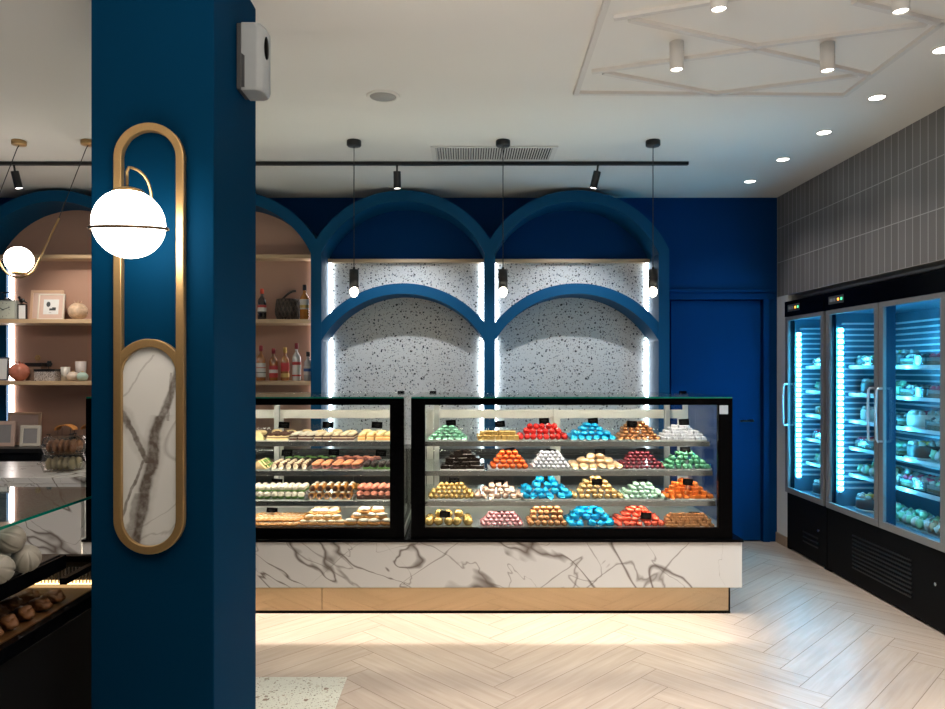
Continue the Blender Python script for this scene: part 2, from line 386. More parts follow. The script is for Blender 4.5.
# floor: herringbone planks, columns running along y
def floor_mesh():
    n = 7; W = .1414; g = .0017; mb = MB(); uvs = []
    c = math.cos(PI / 4)
    ox, oy = 1.63, .0
    def world(u, v): return ox + (u - v) * W * c, oy + (u + v) * W * c
    def plank(u0, u1, v0, v1, horiz):
        q = [(u0, v0), (u1, v0), (u1, v1), (u0, v1)]
        cx, cy = world((u0 + u1) / 2, (v0 + v1) / 2)
        if not (XL - .6 < cx < XR + .6 and YF - .6 < cy < YB + .6): return
        ws = []
        for a, b in q:
            a2 = a + (g / W if a == u0 else -g / W); b2 = b + (g / W if b == v0 else -g / W)
            x, y = world(a2, b2); ws.append((x, y))
        # clip to room
        poly = ws
        for ax, lim, sgn in ((0, XL, 1), (0, 3.32, -1), (1, YF, 1), (1, YB, -1)):
            res = []
            for i in range(len(poly)):
                p, r_ = poly[i], poly[(i + 1) % len(poly)]
                ip = (p[ax] - lim) * sgn >= 0; ir = (r_[ax] - lim) * sgn >= 0
                if ip: res.append(p)
                if ip != ir:
                    t = (lim - p[ax]) / (r_[ax] - p[ax]); res.append((p[0] + (r_[0] - p[0]) * t, p[1] + (r_[1] - p[1]) * t))
            poly = res
            if len(poly) < 3: return
        mb.add([(x, y, 0) for x, y in poly], [tuple(range(len(poly)))])
        for x, y in poly:
            u = ((x - ox) + (y - oy)) / (2 * W * c) * W; v = ((y - oy) - (x - ox)) / (2 * W * c) * W
            uvs.append((u, v) if horiz else (v, u))
    for a in range(-90, 91):
        for b in range(-12, 13):
            ou, ov = a - n * b, a + n * b
            plank(ou, ou + n, ov, ov + 1, True)
            plank(ou, ou + 1, ov + 1, ov + 1 + n, False)
    mb.box(XL - .1, 3.4, YF - .1, YB + .1, -.1, -.0015, m=1)
    o = mb.build('floor', [m_floor, m_floor_gap]); o['kind'] = 'structure'
    ul = o.data.uv_layers.new(name='UVMap')
    for i, q in enumerate(uvs): ul.data[i].uv = q
    for p in o.data.polygons:
        if p.material_index == 0 and p.normal.z < 0: p.flip()
    return o
floor_mesh()
struct('trim_1', MB().box(-2.6, -.557, .3, 3.40, -.02, .003), m_terr_floor, label='pale terrazzo floor inlay around the blue pillar')
struct('ceiling', MB().box(XL - .1, 3.4, YF - .1, YB + .1, H, H + .12), m_ceil)
struct('wall_back', MB().box(XL - .1, 1.72, YB, YB + .12, 0, H).box(2.51, 3.4, YB, YB + .12, 0, H).box(1.72, 2.51, YB, YB + .12, 2.04, H).box(1.7, 2.53, YB + .045, YB + .12, 0, 2.04), m_blue_wall)
struct('wall_left', MB().box(XL - .12, XL, YF, YB, 0, H), m_blue_wall)
struct('wall_front', MB().box(XL, XR, YF - .12, YF, 0, H), M('dark_taupe_paint', (.09, .085, .08), .7))
struct('wall_right', MB().box(XR, XR + .12, YF, YB, 2.059, H, 0).box(XR, XR + .7, 5.862, YB, 0, 2.059, 1).box(XR, XR + .12, YF, 3.86, 0, 2.059, 1)
       .box(XR + .66, XR + .72, 3.86, 5.87, 0, 2.059, 1).box(XR + .1, XR + .7, 3.80, 3.86, 0, 2.059, 1).box(XR + .12, XR + .72, 3.8, YB, 2.04, 2.06, 1), [m_tiles, m_white])
struct('baseboard_right', MB().box(XR - .012, XR, 5.865, YB, 0, .085).box(XR - .012, XR, YF, 3.86, 0, .085), m_base_wood, .002)
# jib door in the back wall with its casing
d = MB().box(1.74, 2.495, YB + .012, YB + .044, .01, 2.03).build('door_1', m_blue_wall); tag(d, 'flush navy blue door in the back wall', kind='structure')
MB().cyl((2.42, YB + .012, 1.02), (2.42, YB - .03, 1.02), .009, n=12).tube([(2.42, YB - .03, 1.02), (2.36, YB - .035, 1.02), (2.31, YB - .035, 1.02)], .008).build('door_handle', m_blackm, d)
struct('trim_2', MB().box(1.665, 1.72, YB - .018, YB + .01, 0, 2.13).box(2.51, 2.565, YB - .018, YB + .01, 0, 2.04).box(1.72, 2.60, YB - .018, YB + .01, 2.04, 2.10)
       .box(1.66, 2.61, YB - .03, YB + .01, 2.10, 2.125), m_blue_wall, .003, 'navy blue door casing')

# ceiling mouldings (each bar its own trim)
def cpt(px, py):
    y = YC(py); return X(px, y), y
bars = [((620, -40), (576, 93)), ((614, 16.7), (760, -8)), ((629.5, 18), (754.5, 45)), ((754.5, 45), (927, 22.6)), ((592, 70.6), (754.5, 48)),
        ((754.5, 48), (870, 74)), ((603.7, 71.4), (715, 92.5)), ((715, 92.5), (857.7, 74)), ((576, 91.8), (715, 93)), ((715, 93), (844, 94.2)),
        ((844, 94.4), (945, 19)), ((853.7, 0), (941, 21.8)), ((620, -40), (860, -38))]
for i, (a, b) in enumerate(bars):
    a = Vector(cpt(*a)); b = Vector(cpt(*b)); d_ = (b - a).normalized(); nrm = Vector((-d_.y, d_.x)) * .0125
    vs = []
    for z, k in ((H, 1.25), (H - .014, 1.0)):
        for q in (a - nrm * k, b - nrm * k, b + nrm * k, a + nrm * k): vs.append((q.x, q.y, z))
    struct('trim_%d' % (i + 3), MB().add(vs, [(0, 1, 2, 3), (7, 6, 5, 4), (0, 4, 5, 1), (1, 5, 6, 2), (2, 6, 7, 3), (3, 7, 4, 0)]), m_moulding, label='slim white geometric ceiling moulding bar')

# ================================================================ PILLAR
pil = tag(MB().box(-1.247, -.837, 2.40, 2.883, 0, H).build('pillar', m_blue, loc=(-1.04, 2.64, 0), bevel=.004), 'square deep blue pillar in the foreground carrying the gold oval frame', 'pillar')
def arcpts(cx, cz, r, a0, a1, n=24): return [(cx + r * math.cos(a0 + (a1 - a0) * i / n), cz + r * math.sin(a0 + (a1 - a0) * i / n)) for i in range(n + 1)]
def stadium(cx, z0, z1, r, n=24):
    return arcpts(cx, z1 - r, r, 0, PI, n) + arcpts(cx, z0 + r, r, PI, 2 * PI, n)
pc = -1.0445; z0 = .846; z1 = 2.272; R = .1165
fr = thing('oval_wall_frame', 'tall gold oval frame on the blue pillar with a marble inset below', 'wall decoration', (pc, 2.40, z0))
MB().loop(stadium(pc, z0, z1, R), stadium(pc, z0 + .027, z1 - .027, R - .027), 2.374, 2.3995).build('gold_frame', m_gold, fr, bevel=.003)
ztop = Z(339, 2.39)
rr = R - .024
MB().strip(arcpts(pc, ztop - R, R, .12, PI - .12), arcpts(pc, ztop - R, R - .027, .12, PI - .12), 2.375, 2.3995).build('cross_arch', m_gold, fr, bevel=.002)
ins = MB().prism(stadium(pc, z0 + .0, ztop - .0, R - .02), 2.388, 2.3990)
o = ins.build('marble_inset', m_marble_inset, fr)
# wall lamp
gx, gy, gz = X(129, 2.21), 2.21, Z(224, 2.21)
lamp = thing('wall_lamp', 'glowing opal globe wall lamp with a gold ring on the blue pillar', 'lamp', (gx, 2.40, gz))
MB().ell((gx, gy, gz), .105, 40, 24).build('globe', m_globe, lamp)
tl = [(gx + .110 * math.cos(2 * PI * i / 64), gy + .110 * math.sin(2 * PI * i / 64), gz - .014 + .014 * math.sin(2 * PI * i / 64)) for i in range(64)]
MB().tube(tl, .0048, 8, closed=True).build('ring', M('dark_bronze', (.16, .10, .055), .4, .7), lamp)
MB().lathe([(.002, .113), (.020, .111), (.040, .104), (.050, .094), (.002, .092)], (gx, gy, gz), 28).build('cap', m_gold, lamp)
pts = [(gx - .006, gy, gz + .108), (gx - .006, gy, gz + .160)]
for i in range(13):
    t = i / 12; pts.append((gx - .004 + .030 * math.sin(PI * t) - .012 * t, gy + .008 + .18 * t, gz + .176 + .022 * math.sin(t * PI) - .16 * t ** 1.5))
MB().tube(pts, .0045, 10).build('arm', m_gold, lamp)
MB().cyl((pts[-1][0], 2.399, pts[-1][2]), (pts[-1][0], 2.375, pts[-1][2]), .03, n=28).build('wall_plate', m_gold, lamp)
# air freshener dispenser on the right face
dx0 = -.837; dz0, dz1 = 2.478, 2.727
ds = thing('air_freshener_dispenser', 'grey plastic dispenser mounted high on the side of the blue pillar', 'dispenser', (dx0, 2.69, dz0))
MB().box(dx0 + .001, dx0 + .018, 2.632, 2.742, dz0 + .004, dz1 - .003).build('back_plate', m_plastic_dark, ds, bevel=.003)
prof = [(dx0 + .018, 2.630), (dx0 + .076, 2.630), (dx0 + .096, 2.642), (dx0 + .106, 2.668), (dx0 + .106, 2.706), (dx0 + .096, 2.732), (dx0 + .076, 2.744), (dx0 + .018, 2.744)]
k = len(prof); zs = [(dz0, .92), (dz0 + .012, 1), (dz1 - .02, 1), (dz1, .86)]
vs = [(dx0 + .018 + (x - dx0 - .018) * s_, y, z) for z, s_ in zs for x, y in prof]
fs = [(i * k + j, i * k + (j + 1) % k, (i + 1) * k + (j + 1) % k, (i + 1) * k + j) for i in range(3) for j in range(k)] + [tuple(range(k))[::-1], tuple(3 * k + j for j in range(k))]
cv = MB().add(vs, fs).build('cover', m_plastic_grey, ds, bevel=.004)
MB().prism([(dx0 + .02, dz0 + .01), (dx0 + .032, dz0 + .01), (dx0 + .032, dz0 + .125), (dx0 + .02, dz0 + .135)], 2.6285, 2.6305).build('side_recess', m_plastic_dark, cv)
MB().ell((dx0 + .101, 2.668, dz0 + .165), (.008, .022, .048), 16, 10).build('window', m_black, cv)

# ================================================================ ARCHED NICHES
YA0, YA1 = 5.70, 6.045
PITCH = 1.378; HW = .647; SW = PITCH / 2
UC, UR_I, UR_O = 2.07, .714, .802      # upper arc centre height, inner and outer radius
LC, LRI, LRO = 1.305, .748, .830
def seg_arc(cx, cz, r, hw, n=40):
    a = math.acos(hw / r); return [(cx + r * math.cos(t), cz + r * math.sin(t)) for t in [PI - a - (PI - 2 * a) * i / n for i in range(n + 1)]]
bays = [X(55, 5.7), X(229, 5.7), X(403, 5.7), X(577, 5.7)]
blabels = ['tall blue arched niche with rose back and oak shelves, left of the pillar', 'tall blue arched niche with rose back holding the liquor bottles',
           'blue double arch niche with terrazzo back, left one behind the cases', 'blue double arch niche with terrazzo back, beside the navy door']
ZB = .826
for bi, cx in enumerate(bays):
    b = thing('arched_niche', blabels[bi], 'wall niche', (cx, YA1, ZB), 'blue arched wall niches')
    lo = SW if bi > 0 else SW
    hr = SW if bi < 3 else SW + .0415
    inner = [(cx - HW, ZB)] + seg_arc(cx, UC, UR_I, HW) + [(cx + HW, ZB)]
    al = math.acos(SW / UR_O); ar = math.acos(hr / UR_O); nn = 40
    oa = [(cx + UR_O * math.cos(t), UC + UR_O * math.sin(t)) for t in [PI - al - (PI - al - ar) * i / nn for i in range(nn + 1)]]
    outer = [(cx - SW, ZB)] + oa + [(cx + hr, ZB)]
    MB().strip(outer, inner, YA0, YA1).build('arch_frame', m_blue_arch, b)
    mid = [(cx - HW - .01, ZB)] + seg_arc(cx, UC, UR_I + .02, HW + .01) + [(cx + HW + .01, ZB)]
    pinkbay = bi < 2
    if pinkbay:
        MB().prism(mid, 6.028, YA1 - .0).build('back_panel', m_pink, b)
        for zt, y0 in ((1.852, 5.715), (1.360, 5.715)):
            MB().box(cx - HW + .001, cx + HW - .001, y0, 5.984, zt - .032, zt).box(cx - HW + .081, cx + HW - .001, 5.984, 6.027, zt - .032, zt).build('shelf', m_wood, b, bevel=.002)
        MB().box(cx - HW + .001, cx + HW - .001, 5.86, 6.027, 2.357, 2.387).build('shelf', m_wood, b, bevel=.002)
        MB().box(cx - HW + .0005, cx - HW + .080, 5.985, 6.0275, .83, 2.356).build('side_return', m_blue_arch, b)
        for sgn in (-1, 1):
            for za, zb in ((.83, 1.326), (1.362, 1.818), (1.854, 2.355)):
                MB().box(cx + (-HW + .10 if sgn < 0 else HW - .035) - .018, cx + (-HW + .10 if sgn < 0 else HW - .035) + .018, 6.016, 6.027, za, zb).build('led_strip', m_led_pink, b)
    else:
        MB().box(cx - HW - .01, cx + HW + .01, 6.028, YA1, ZB, 2.35).build('terrazzo_panel', m_terr, b)
        MB().prism([(cx - HW - .01, 2.35)] + [q for q in seg_arc(cx, UC, UR_I + .02, HW + .01) if q[1] > 2.35] + [(cx + HW + .01, 2.35)], 6.028, YA1).build('upper_panel', m_blue_wall, b)
        MB().box(cx - HW + .001, cx + HW - .001, 5.97, 6.027, 2.339, 2.369).build('shelf', m_wood, b, bevel=.002)
        MB().strip(seg_arc(cx, LC, LRO, HW), seg_arc(cx, LC, LRI, HW), YA0 + .003, YA1 - .02).build('lower_arch', m_blue_arch, b)
        for sgn in (-1, 1):
            MB().box(cx + sgn * (HW - .012) - .010, cx + sgn * (HW - .012) + .010, 6.012, 6.027, ZB + .01, 2.338).build('led_strip', m_led, b)
bc = thing('back_counter', 'long low black counter running under the arched niches', 'counter', (-1.2, 5.9, 0))
MB().box(XL + .005, 1.62, 5.74, YB - .004, .09, .79).build('cabinet_body', m_dark_counter, bc)
MB().box(XL + .005, 1.62, 5.70, YB - .004, .79, .8255).build('worktop', m_dark_counter, bc, bevel=.002)
MB().box(XL + .005, 1.60, 5.78, YB - .01, .0, .09).build('toe_kick', m_black_matte, bc)
for i in range(9):
    x = XL + .02 + i * .623
    MB().box(x, x + .60, 5.722, 5.739, .11, .775).build('cabinet_door', m_dark_counter, bc, bevel=.002)

# ================================================================ SALES COUNTER BASE
ct = thing('display_counter_base', 'long white marble counter base on a glowing bronze mirror plinth', 'counter', (-.3, 4.5, 0))
MX1 = 1.586; MX0 = -2.19
MB().box(MX0, MX1, 4.12, 4.14, .206, .468).box(MX1 - .02, MX1, 4.14, 4.98, .206, .468).build('marble_panel', m_marble, ct, bevel=.002)
MB().box(MX0, MX1 + .004, 4.105, 5.0, .468, .484).build('black_top', m_black, ct, bevel=.002)
MB().box(MX0, X(322, 4.30) - .001, 4.30, 4.308, .012, .40).build('plinth_panel', m_mirror, ct)
MB().box(X(322, 4.30) + .001, 1.575, 4.30, 4.308, .012, .40).box(1.568, 1.575, 4.308, 4.95, .012, .40).build('plinth_panel', m_mirror, ct)
MB().box(MX0, 1.582, 4.292, 4.96, 0, .012).box(1.575, 1.582, 4.296, 4.302, .012, .21).build('plinth_trim', m_black, ct)
MB().box(MX0, 1.56, 4.31, 4.95, .012, .467).build('carcass', m_black_matte, ct)
MB().box(MX0 + .02, 1.55, 4.278, 4.298, .300, .312).build('led_strip', m_led_plinth, ct)

# marble cash desk at left
cd = thing('cash_desk', 'white veined marble desk left of the display cases', 'desk', (-3.0, 4.5, 0))
MB().box(-3.95, -2.20, 4.12, 4.84, .80, .835).build('desk_top', m_marble, cd, bevel=.002)
MB().box(-3.95, -2.20, 4.125, 4.15, .02, .80).box(-2.225, -2.20, 4.15, 4.8, .02, .80).build('front_panel', m_marble, cd)
MB().box(-3.95, -2.23, 4.16, 4.8, .0, .79).build('carcass', m_black_matte, cd)

# ================================================================ DISPLAY CASES
CF, CB = 4.14, 4.96
ZT = 1.288
SHELF = [(1.020, 4.335), (.850, 4.285), (.680, 4.235)]
def display_case(x0, x1, label, hinges, sticker=False, posts=()):
    c = thing('display_case', label, 'display case', ((x0 + x1) / 2, 4.5, .484))
    a0, a1 = x0 + .081, x1 - .081; g0, g1 = .543, 1.250
    f = MB().box(x0, x1, CF, CF + .03, .4845, g0).box(x0, x1, CF, CF + .03, g1, ZT).box(x0, a0, CF, CF + .03, g0, g1).box(a1, x1, CF, CF + .03, g0, g1)
    ff = f.build('front_frame', m_black, c)
    if sticker: MB().box(a1 + .006, a1 + .055, CF - .0012, CF - .0002, 1.198, 1.248).build('sticker', M('white_sticker', (.45, .5, .55), .5), ff)
    MB().box(a0 - .005, a1 + .005, CF + .008, CF + .014, g0 - .005, g1 + .005).build('front_glass', m_glass_front, c)
    tg = MB().box(x0 + .002, x1 - .002, CF + .004, CB, ZT + .0005, ZT + .0085).build('top_glass', m_glass_top, c)
    MB().box(x0 + .002, x1 - .002, CF - .0005, CF + .003, ZT + .0005, ZT + .0085).build('glass_edge', m_green_edge, tg)
    for xs in (x0 + .004, x1 - .012):
        MB().box(xs, xs + .008, CF + .031, CB - .03, .53, ZT - .001).build('side_glass', m_glass, c)
    MB().box(x0, x1, CF + .031, CB, .4845, .53).build('deck', m_alu, c)
    rf = MB()
    rf.box(x0 + .012, x1 - .012, CB - .035, CB - .005, 1.235, 1.286)
    for xs in (x0 + .012, x1 - .042): rf.box(xs, xs + .03, CB - .035, CB - .005, .53, 1.235)
    rf.build('rear_frame', m_alu_light, c)
    # sliding rear doors
    nd = 2; w = (x1 - x0 - .10) / nd
    for i in range(nd):
        q0 = x0 + .05 + i * w - .012 * (i > 0); q1 = x0 + .05 + (i + 1) * w + .012 * (i < nd - 1); yy = CB - .062 - .014 * i
        dr = MB().box(q0, q1, yy, yy + .012, 1.122, 1.180).box(q0, q1, yy, yy + .012, .535, .575).box(q0, q0 + .045, yy, yy + .012, .575, 1.122).box(q1 - .045, q1, yy, yy + .012, .575, 1.122).build('rear_door', m_alu_light, c, bevel=.001)
        MB().box(q0 + .045, q1 - .045, yy + .003, yy + .008, .575, 1.122).build('door_glass', m_glass, dr)
    for zt, yf in SHELF:
        sh = MB().box(x0 + .03, x1 - .065, yf + .004, CB - .10, zt - .008, zt).build('glass_shelf', m_shelf_glass, c)
        MB().box(x0 + .03, x1 - .065, yf - .006, yf + .004, zt - .028, zt + .001).build('shelf_rail', m_steel, sh, bevel=.001)
        MB().box(x0 + .05, x1 - .085, yf + .005, yf + .017, zt - .020, zt - .010).build('led_strip', m_led_case, sh)
    MB().box(x0 + .04, x1 - .04, CF + .032, CF + .046, 1.262, 1.276).build('led_strip', m_led_case, c)
    for px in posts:
        MB().box(px - .016, px + .016, CB - .13, CB - .10, .53, 1.28).build('shelf_post', m_alu, c)
    # perforated air grille at the rear of the deck
    gm = MB().box(x0 + .06, x1 - .06, CB - .15, CB - .138, .53, .66)
    for i in range(int((x1 - x0 - .14) / .024)): gm.box(x0 + .075 + i * .024, x0 + .087 + i * .024, CB - .1515, CB - .150, .622, .632, 1)
    gm.build('air_grille', [m_alu, m_black_matte], c)
    for hx in hinges: MB().box(hx - .022, hx + .022, CB - .12, CB - .09, ZT + .009, ZT + .020).build('lid_stop', m_black_card, tg)
    return c
CX0, CX1 = X(411, CF), X(732.5, CF)
LX0, LX1 = -2.18, X(404, CF)
display_case(CX0, CX1, 'glass display case full of coloured foil chocolates, black front frame', [X(433, 4.85), X(683, 4.85)], True, [CX0 + .12, CX1 - .18])
display_case(LX0, LX1, 'glass display case of cakes and pastries, partly behind the pillar', [X(401, 4.85)], False, [X(277, 4.84)])

# ---- goods ----
def spiky(seed, kind, col_m):
    mb = MB()
    if kind == 'ball': mb.ell((0, 0, .5), (.5, .5, .5), 12, 8, amp=.18, seed=seed)
    elif kind == 'log':
        mb.ell((0, 0, .5), (.52, .9, .5), 12, 8, amp=.10, seed=seed)
    elif kind == 'twist':
        mb.ell((0, 0, .5), (.42, .42, .5), 12, 8, amp=.12, seed=seed)
        for s_ in (-1, 1):
            vs = [(s_ * .36, 0, .5)]; 
            for j in range(7):
                t = -PI / 2 + PI * j / 6; vs.append((s_ * (.60 + .03 * (j % 2)), .22 * math.cos(t) * (1 if j % 2 else .3), .5 + .34 * math.sin(t)))
            mb.add(vs, [(0, j, j + 1) for j in range(1, 7)], 0, False)
    elif kind == 'cube':
        mb.box(-.47, .47, -.47, .47, .02, .96)
    elif kind == 'bar':
        mb.box(-.48, .48, -.9, .9, .04, .92)
    elif kind == 'chunk':
        mb.ell((0, 0, .46), (.55, .5, .5), 9, 6, amp=.75, seed=seed * 3.1)
    elif kind == 'cup':
        mb.lathe([(.30, 0), (.46, .38), (.44, .42), (.36, .62), (.22, .82), (.05, .95)], n=12)
    return mb
SHELFN = ['top glass shelf', 'second glass shelf', 'third glass shelf', 'bottom deck']
m_tray = M('silver_tray', (.45, .45, .44), .3, .7); m_tray_dark = M('dark_tray', (.03, .03, .032), .4)
def row_base(row):
    if row < 3: return SHELF[row][0] + .0015, SHELF[row][1] + .012
    return .5315, 4.195
def price_tag(px, py_mid, Y, label, tilt=.0, w=.062, h=.038):
    x = X(px, Y); z = Z(py_mid, Y)
    rt = thing('price_tag', label, 'price tag', (x, Y, z - h / 2), None)
    mt = Matrix.Translation((x, Y, z)) @ Matrix.Rotation(tilt, 4, 'Y') @ Matrix.Rotation(-.15, 4, 'X')
    cdm = MB().box(-w / 2, w / 2, -.0015, .0015, -h / 2, h / 2, 0, mt)
    for j, (u0, u1) in enumerate(((-.3, .28), (-.22, .2))): cdm.box(u0 * w, u1 * w, -.0022, -.0014, h * (.12 - .28 * j) - .0007, h * (.12 - .28 * j) + .0007, 1, mt)
    cdm.build('card', [m_black_card, m_chalk], rt)
    MB().cyl((x, Y + .002, z - h / 2), (x, Y + .03, z - h / 2 - .05), .0012, n=6).build('stake', m_steel, rt)
    return rt
total = 0
def pile(x0, x1, ytop, row, kind, mat, desc, size, top=.3, depth=5, dims=None, jit=.12, tray=True, cat='chocolate', name='wrapped_chocolate', tagpos=None, rise=.8, colw=None):
    """a stepped heap; only the pieces of its outer skin are built"""
    global total
    zb, yf = row_base(row)
    Yf = yf
    s0 = Yf; xa, xb = X(x0, s0 + .03), X(x1, s0 + .03)
    w, d_, h = dims or (size, size, size)
    height = (Z(ytop, Yf + .10) - zb)
    layers = max(1, round(height / (h * rise)))
    cols0 = max(2, round((xb - xa) / w)); colsT = max(1, round(cols0 * top))
    base = spiky(1.3, kind, mat); protos = []
    for q in range(2):
        mbq = spiky(1.3 + q * 2.7, kind, mat)
        if kind == 'bar' and mat is darkc: mbq.box(-.50, .50, -.94, .94, 0, .14, 1)
        mbq.v = [(a * w, b * d_, c * h) for a, b, c in mbq.v]
        ob = mbq.build(KNAME[kind], [mat, m_paper_cup], loc=(0, 0, 0), bevel=.08 * w if kind in ('cube', 'bar') else 0)
        tag(ob, desc, cat, desc_group(desc)); protos.append(Proto(ob))
    cxm = (xa + xb) / 2; gp = desc_group(desc)
    zt = zb + .004 if tray else zb
    for l in range(layers):
        t = l / max(1, layers - 1)
        nc = round(cols0 + (colsT - cols0) * t); nd = max(1, round(depth + (max(1, depth * .35) - depth) * t))
        wl = w * nc; yfront = Yf + .012 + d_ / 2 + d_ * .45 * l
        nxt = round(cols0 + (colsT - cols0) * min(1, (l + 1) / max(1, layers - 1))) if l < layers - 1 else 0
        for r_ in range(nd):
            for c_ in range(nc):
                edge = r_ == 0 or c_ < (nc - nxt) / 2 + .6 or c_ > nc - 1 - (nc - nxt) / 2 - .6 or l == layers - 1
                if l == layers - 1 and r_ > 2: continue
                if not edge or (r_ > 0 and l < layers - 1 and 0 < c_ < nc - 1): continue
                x = cxm - wl / 2 + w * (c_ + .5) + random.uniform(-jit, jit) * w * .5
                y = yfront + r_ * d_ + random.uniform(-jit, jit) * d_ * .4
                z = zt + l * h * rise + random.uniform(0, jit) * h * .3
                o = random.choice(protos).place((x, y, z), 0, desc, gp, None, (random.uniform(-jit, jit), random.uniform(-jit, jit), random.uniform(-1, 1) * jit * 3))
                total += 1
    if tray:
        tr = MB(); a, b2 = xa - .004, xb + .004; ya, yb = Yf + .006, Yf + .02 + depth * d_ + .02
        tr.box(a, b2, ya, yb, zb, zb + .0025).box(a, a + .003, ya, yb, zb, zb + .012).box(b2 - .003, b2, ya, yb, zb, zb + .012).box(a, b2, ya, ya + .003, zb, zb + .008)
        tag(tr.build('serving_tray', mat if False else m_tray, loc=((a + b2) / 2, (ya + yb) / 2, zb)), 'flat silver tray under the ' + desc_short(desc), 'tray')
    if tagpos:
        price_tag(tagpos[0], tagpos[1], Yf + max(.02, (tagpos[2] if len(tagpos) > 2 else .10) - .045), 'small black price tag on the ' + desc_short(desc), random.uniform(-.12, .12))
    for pr in protos:
        if not pr.used: bpy.data.objects.remove(pr.r)
KNAME = {'log': 'foil_log_chocolate', 'ball': 'foil_ball_chocolate', 'bar': 'chocolate_bar', 'twist': 'twist_wrapped_sweet', 'cube': 'foil_cube_chocolate', 'chunk': 'foil_nugget_chocolate'}
def desc_short(d_): return d_.split('|')[0] if '|' in d_ else d_
def desc_group(d_): return d_
m_paper_cup = M('white_paper_cup', (.55, .52, .48), .6)
mint = foil('mint_foil', '8cc4a8', .4); gold = foil('gold_foil', 'cda864', .5); red = foil('red_foil', 'd42a26', .35); aqua = foil('aqua_foil', '18a8dc', .35)
caramel = foil('caramel_foil', 'b5794c', .45); silver = foil('silver_foil', 'd6d6de', .3); darkc = foil('dark_foil', '2a1d18', .3); orange = foil('copper_orange_foil', 'e0642a', .5)
cream = foil('cream_foil', 'e6c095', .25); burg = foil('burgundy_foil', '7a2f3a', .45); green = foil('green_foil', '63a882', .4); rose = foil('rose_foil', 'd79aa0', .35)
champ = foil('champagne_foil', 'd2ab72', .55); mintw = foil('pale_mint_foil', 'b9dcc4', .3); deepor = foil('deep_orange_foil', 'e2762c', .45); cyan = foil('cyan_foil', '10b0e8', .3)
salmon = foil('salmon_foil', 'ee5a40', .3); brown = foil('brown_foil', '9a6240', .3); pearl = foil('pearl_copper_foil', 'e8c4ae', .35); hazel = foil('hazel_foil', 'b27c50', .4)
pile(428, 468, 425, 0, 'log', mint, 'mint green foil chocolates, left end of top shelf', .040, top=.25, dims=(.040, .030, .021), tagpos=(451, 423, .12))
pile(478, 518, 430, 0, 'bar', gold, 'gold foil bars on the top shelf', .03, top=.85, dims=(.036, .03, .032), tagpos=(500, 424, .12), jit=.05)
pile(519, 567, 425, 0, 'ball', red, 'red foil balls on the top shelf', .038, top=.6, tagpos=(544, 421, .14), depth=4)
pile(568, 617, 424, 0, 'log', aqua, 'aqua blue foil chocolates on the top shelf', .04, top=.35, dims=(.046, .04, .030), tagpos=(593, 421, .12))
pile(617, 660, 423, 0, 'log', caramel, 'caramel brown foil chocolates on the top shelf', .03, top=.45, dims=(.037, .03, .022), tagpos=(632, 424, .08))
pile(661, 705, 426, 0, 'cube', silver, 'silver white foil cubes, right end of top shelf', .028, top=.4, dims=(.034, .03, .021), tagpos=(684, 422, .12))
pile(443, 482, 452, 1, 'bar', darkc, 'dark chocolate bars stepped on second shelf', .04, top=.3, dims=(.052, .03, .026), tagpos=(464, 453, .12), jit=.04)
pile(489, 530, 452, 1, 'ball', orange, 'copper orange foil balls on second shelf', .034, top=.5, dims=(.038, .036, .032), tagpos=(510, 451, .16))
pile(531, 571, 452, 1, 'twist', silver, 'silver twist-wrapped chocolates on second shelf', .03, top=.5, dims=(.029, .03, .025), tagpos=(551, 452, .14))
pile(572, 621, 454, 1, 'log', cream, 'cream foil chocolates on second shelf', .04, top=.4, dims=(.05, .04, .033), jit=.3, tagpos=(600, 452, .16))
pile(620, 664, 453, 1, 'twist', burg, 'burgundy twist-wrapped chocolates on second shelf', .03, top=.5, dims=(.031, .03, .024), tagpos=(641, 451, .16))
pile(665, 710, 451, 1, 'chunk', green, 'green foil chocolates, right end of second shelf', .035, top=.35, dims=(.036, .034, .030), jit=.4, tagpos=(685, 450, .12))
pile(429, 474, 482, 2, 'twist', gold, 'yellow gold foil chocolates, left end of third shelf', .03, top=.55, dims=(.030, .03, .027), tagpos=(454, 481, .12))
pile(475, 523, 486, 2, 'chunk', pearl, 'pearl and copper foil chocolates on third shelf', .04, top=.45, dims=(.042, .036, .034), jit=.4, tagpos=(499, 483, .14))
pile(521, 572, 479, 2, 'chunk', cyan, 'bright cyan foil chocolates on third shelf', .05, top=.3, dims=(.052, .045, .036), jit=.4, tagpos=(543, 480, .16))
pile(573, 622, 476, 2, 'ball', champ, 'champagne foil pyramid of chocolates on third shelf', .035, top=.2, dims=(.038, .036, .031), jit=.25, tagpos=(597, 482, .06))
pile(622, 666, 484, 2, 'chunk', mintw, 'pale mint foil chocolates on third shelf', .035, top=.45, dims=(.036, .034, .027), jit=.3, tagpos=(642, 482, .14))
pile(663, 714, 479, 2, 'cube', deepor, 'deep orange foil cubes, right end of third shelf', .03, top=.25, dims=(.036, .032, .026), jit=.25, tagpos=(688, 482, .06))
pile(426, 471, 508, 3, 'ball', gold, 'large gold foil balls, left end of bottom deck', .05, top=.6, dims=(.056, .054, .050), jit=.15, tagpos=(445, 514, .05), depth=3)
pile(480, 524, 511, 3, 'twist', rose, 'rose pink twist-wrapped chocolates on bottom deck', .03, top=.6, dims=(.031, .03, .023), tagpos=(502, 514, .12))
pile(527, 568, 508, 3, 'ball', hazel, 'hazel brown foil balls on bottom deck', .035, top=.6, dims=(.038, .036, .034), tagpos=(547, 511, .12))
pile(568, 613, 507, 3, 'chunk', cyan, 'cyan foil nuggets on bottom deck', .05, top=.3, dims=(.056, .05, .036), jit=.4, depth=4, tagpos=(598, 512, .2))
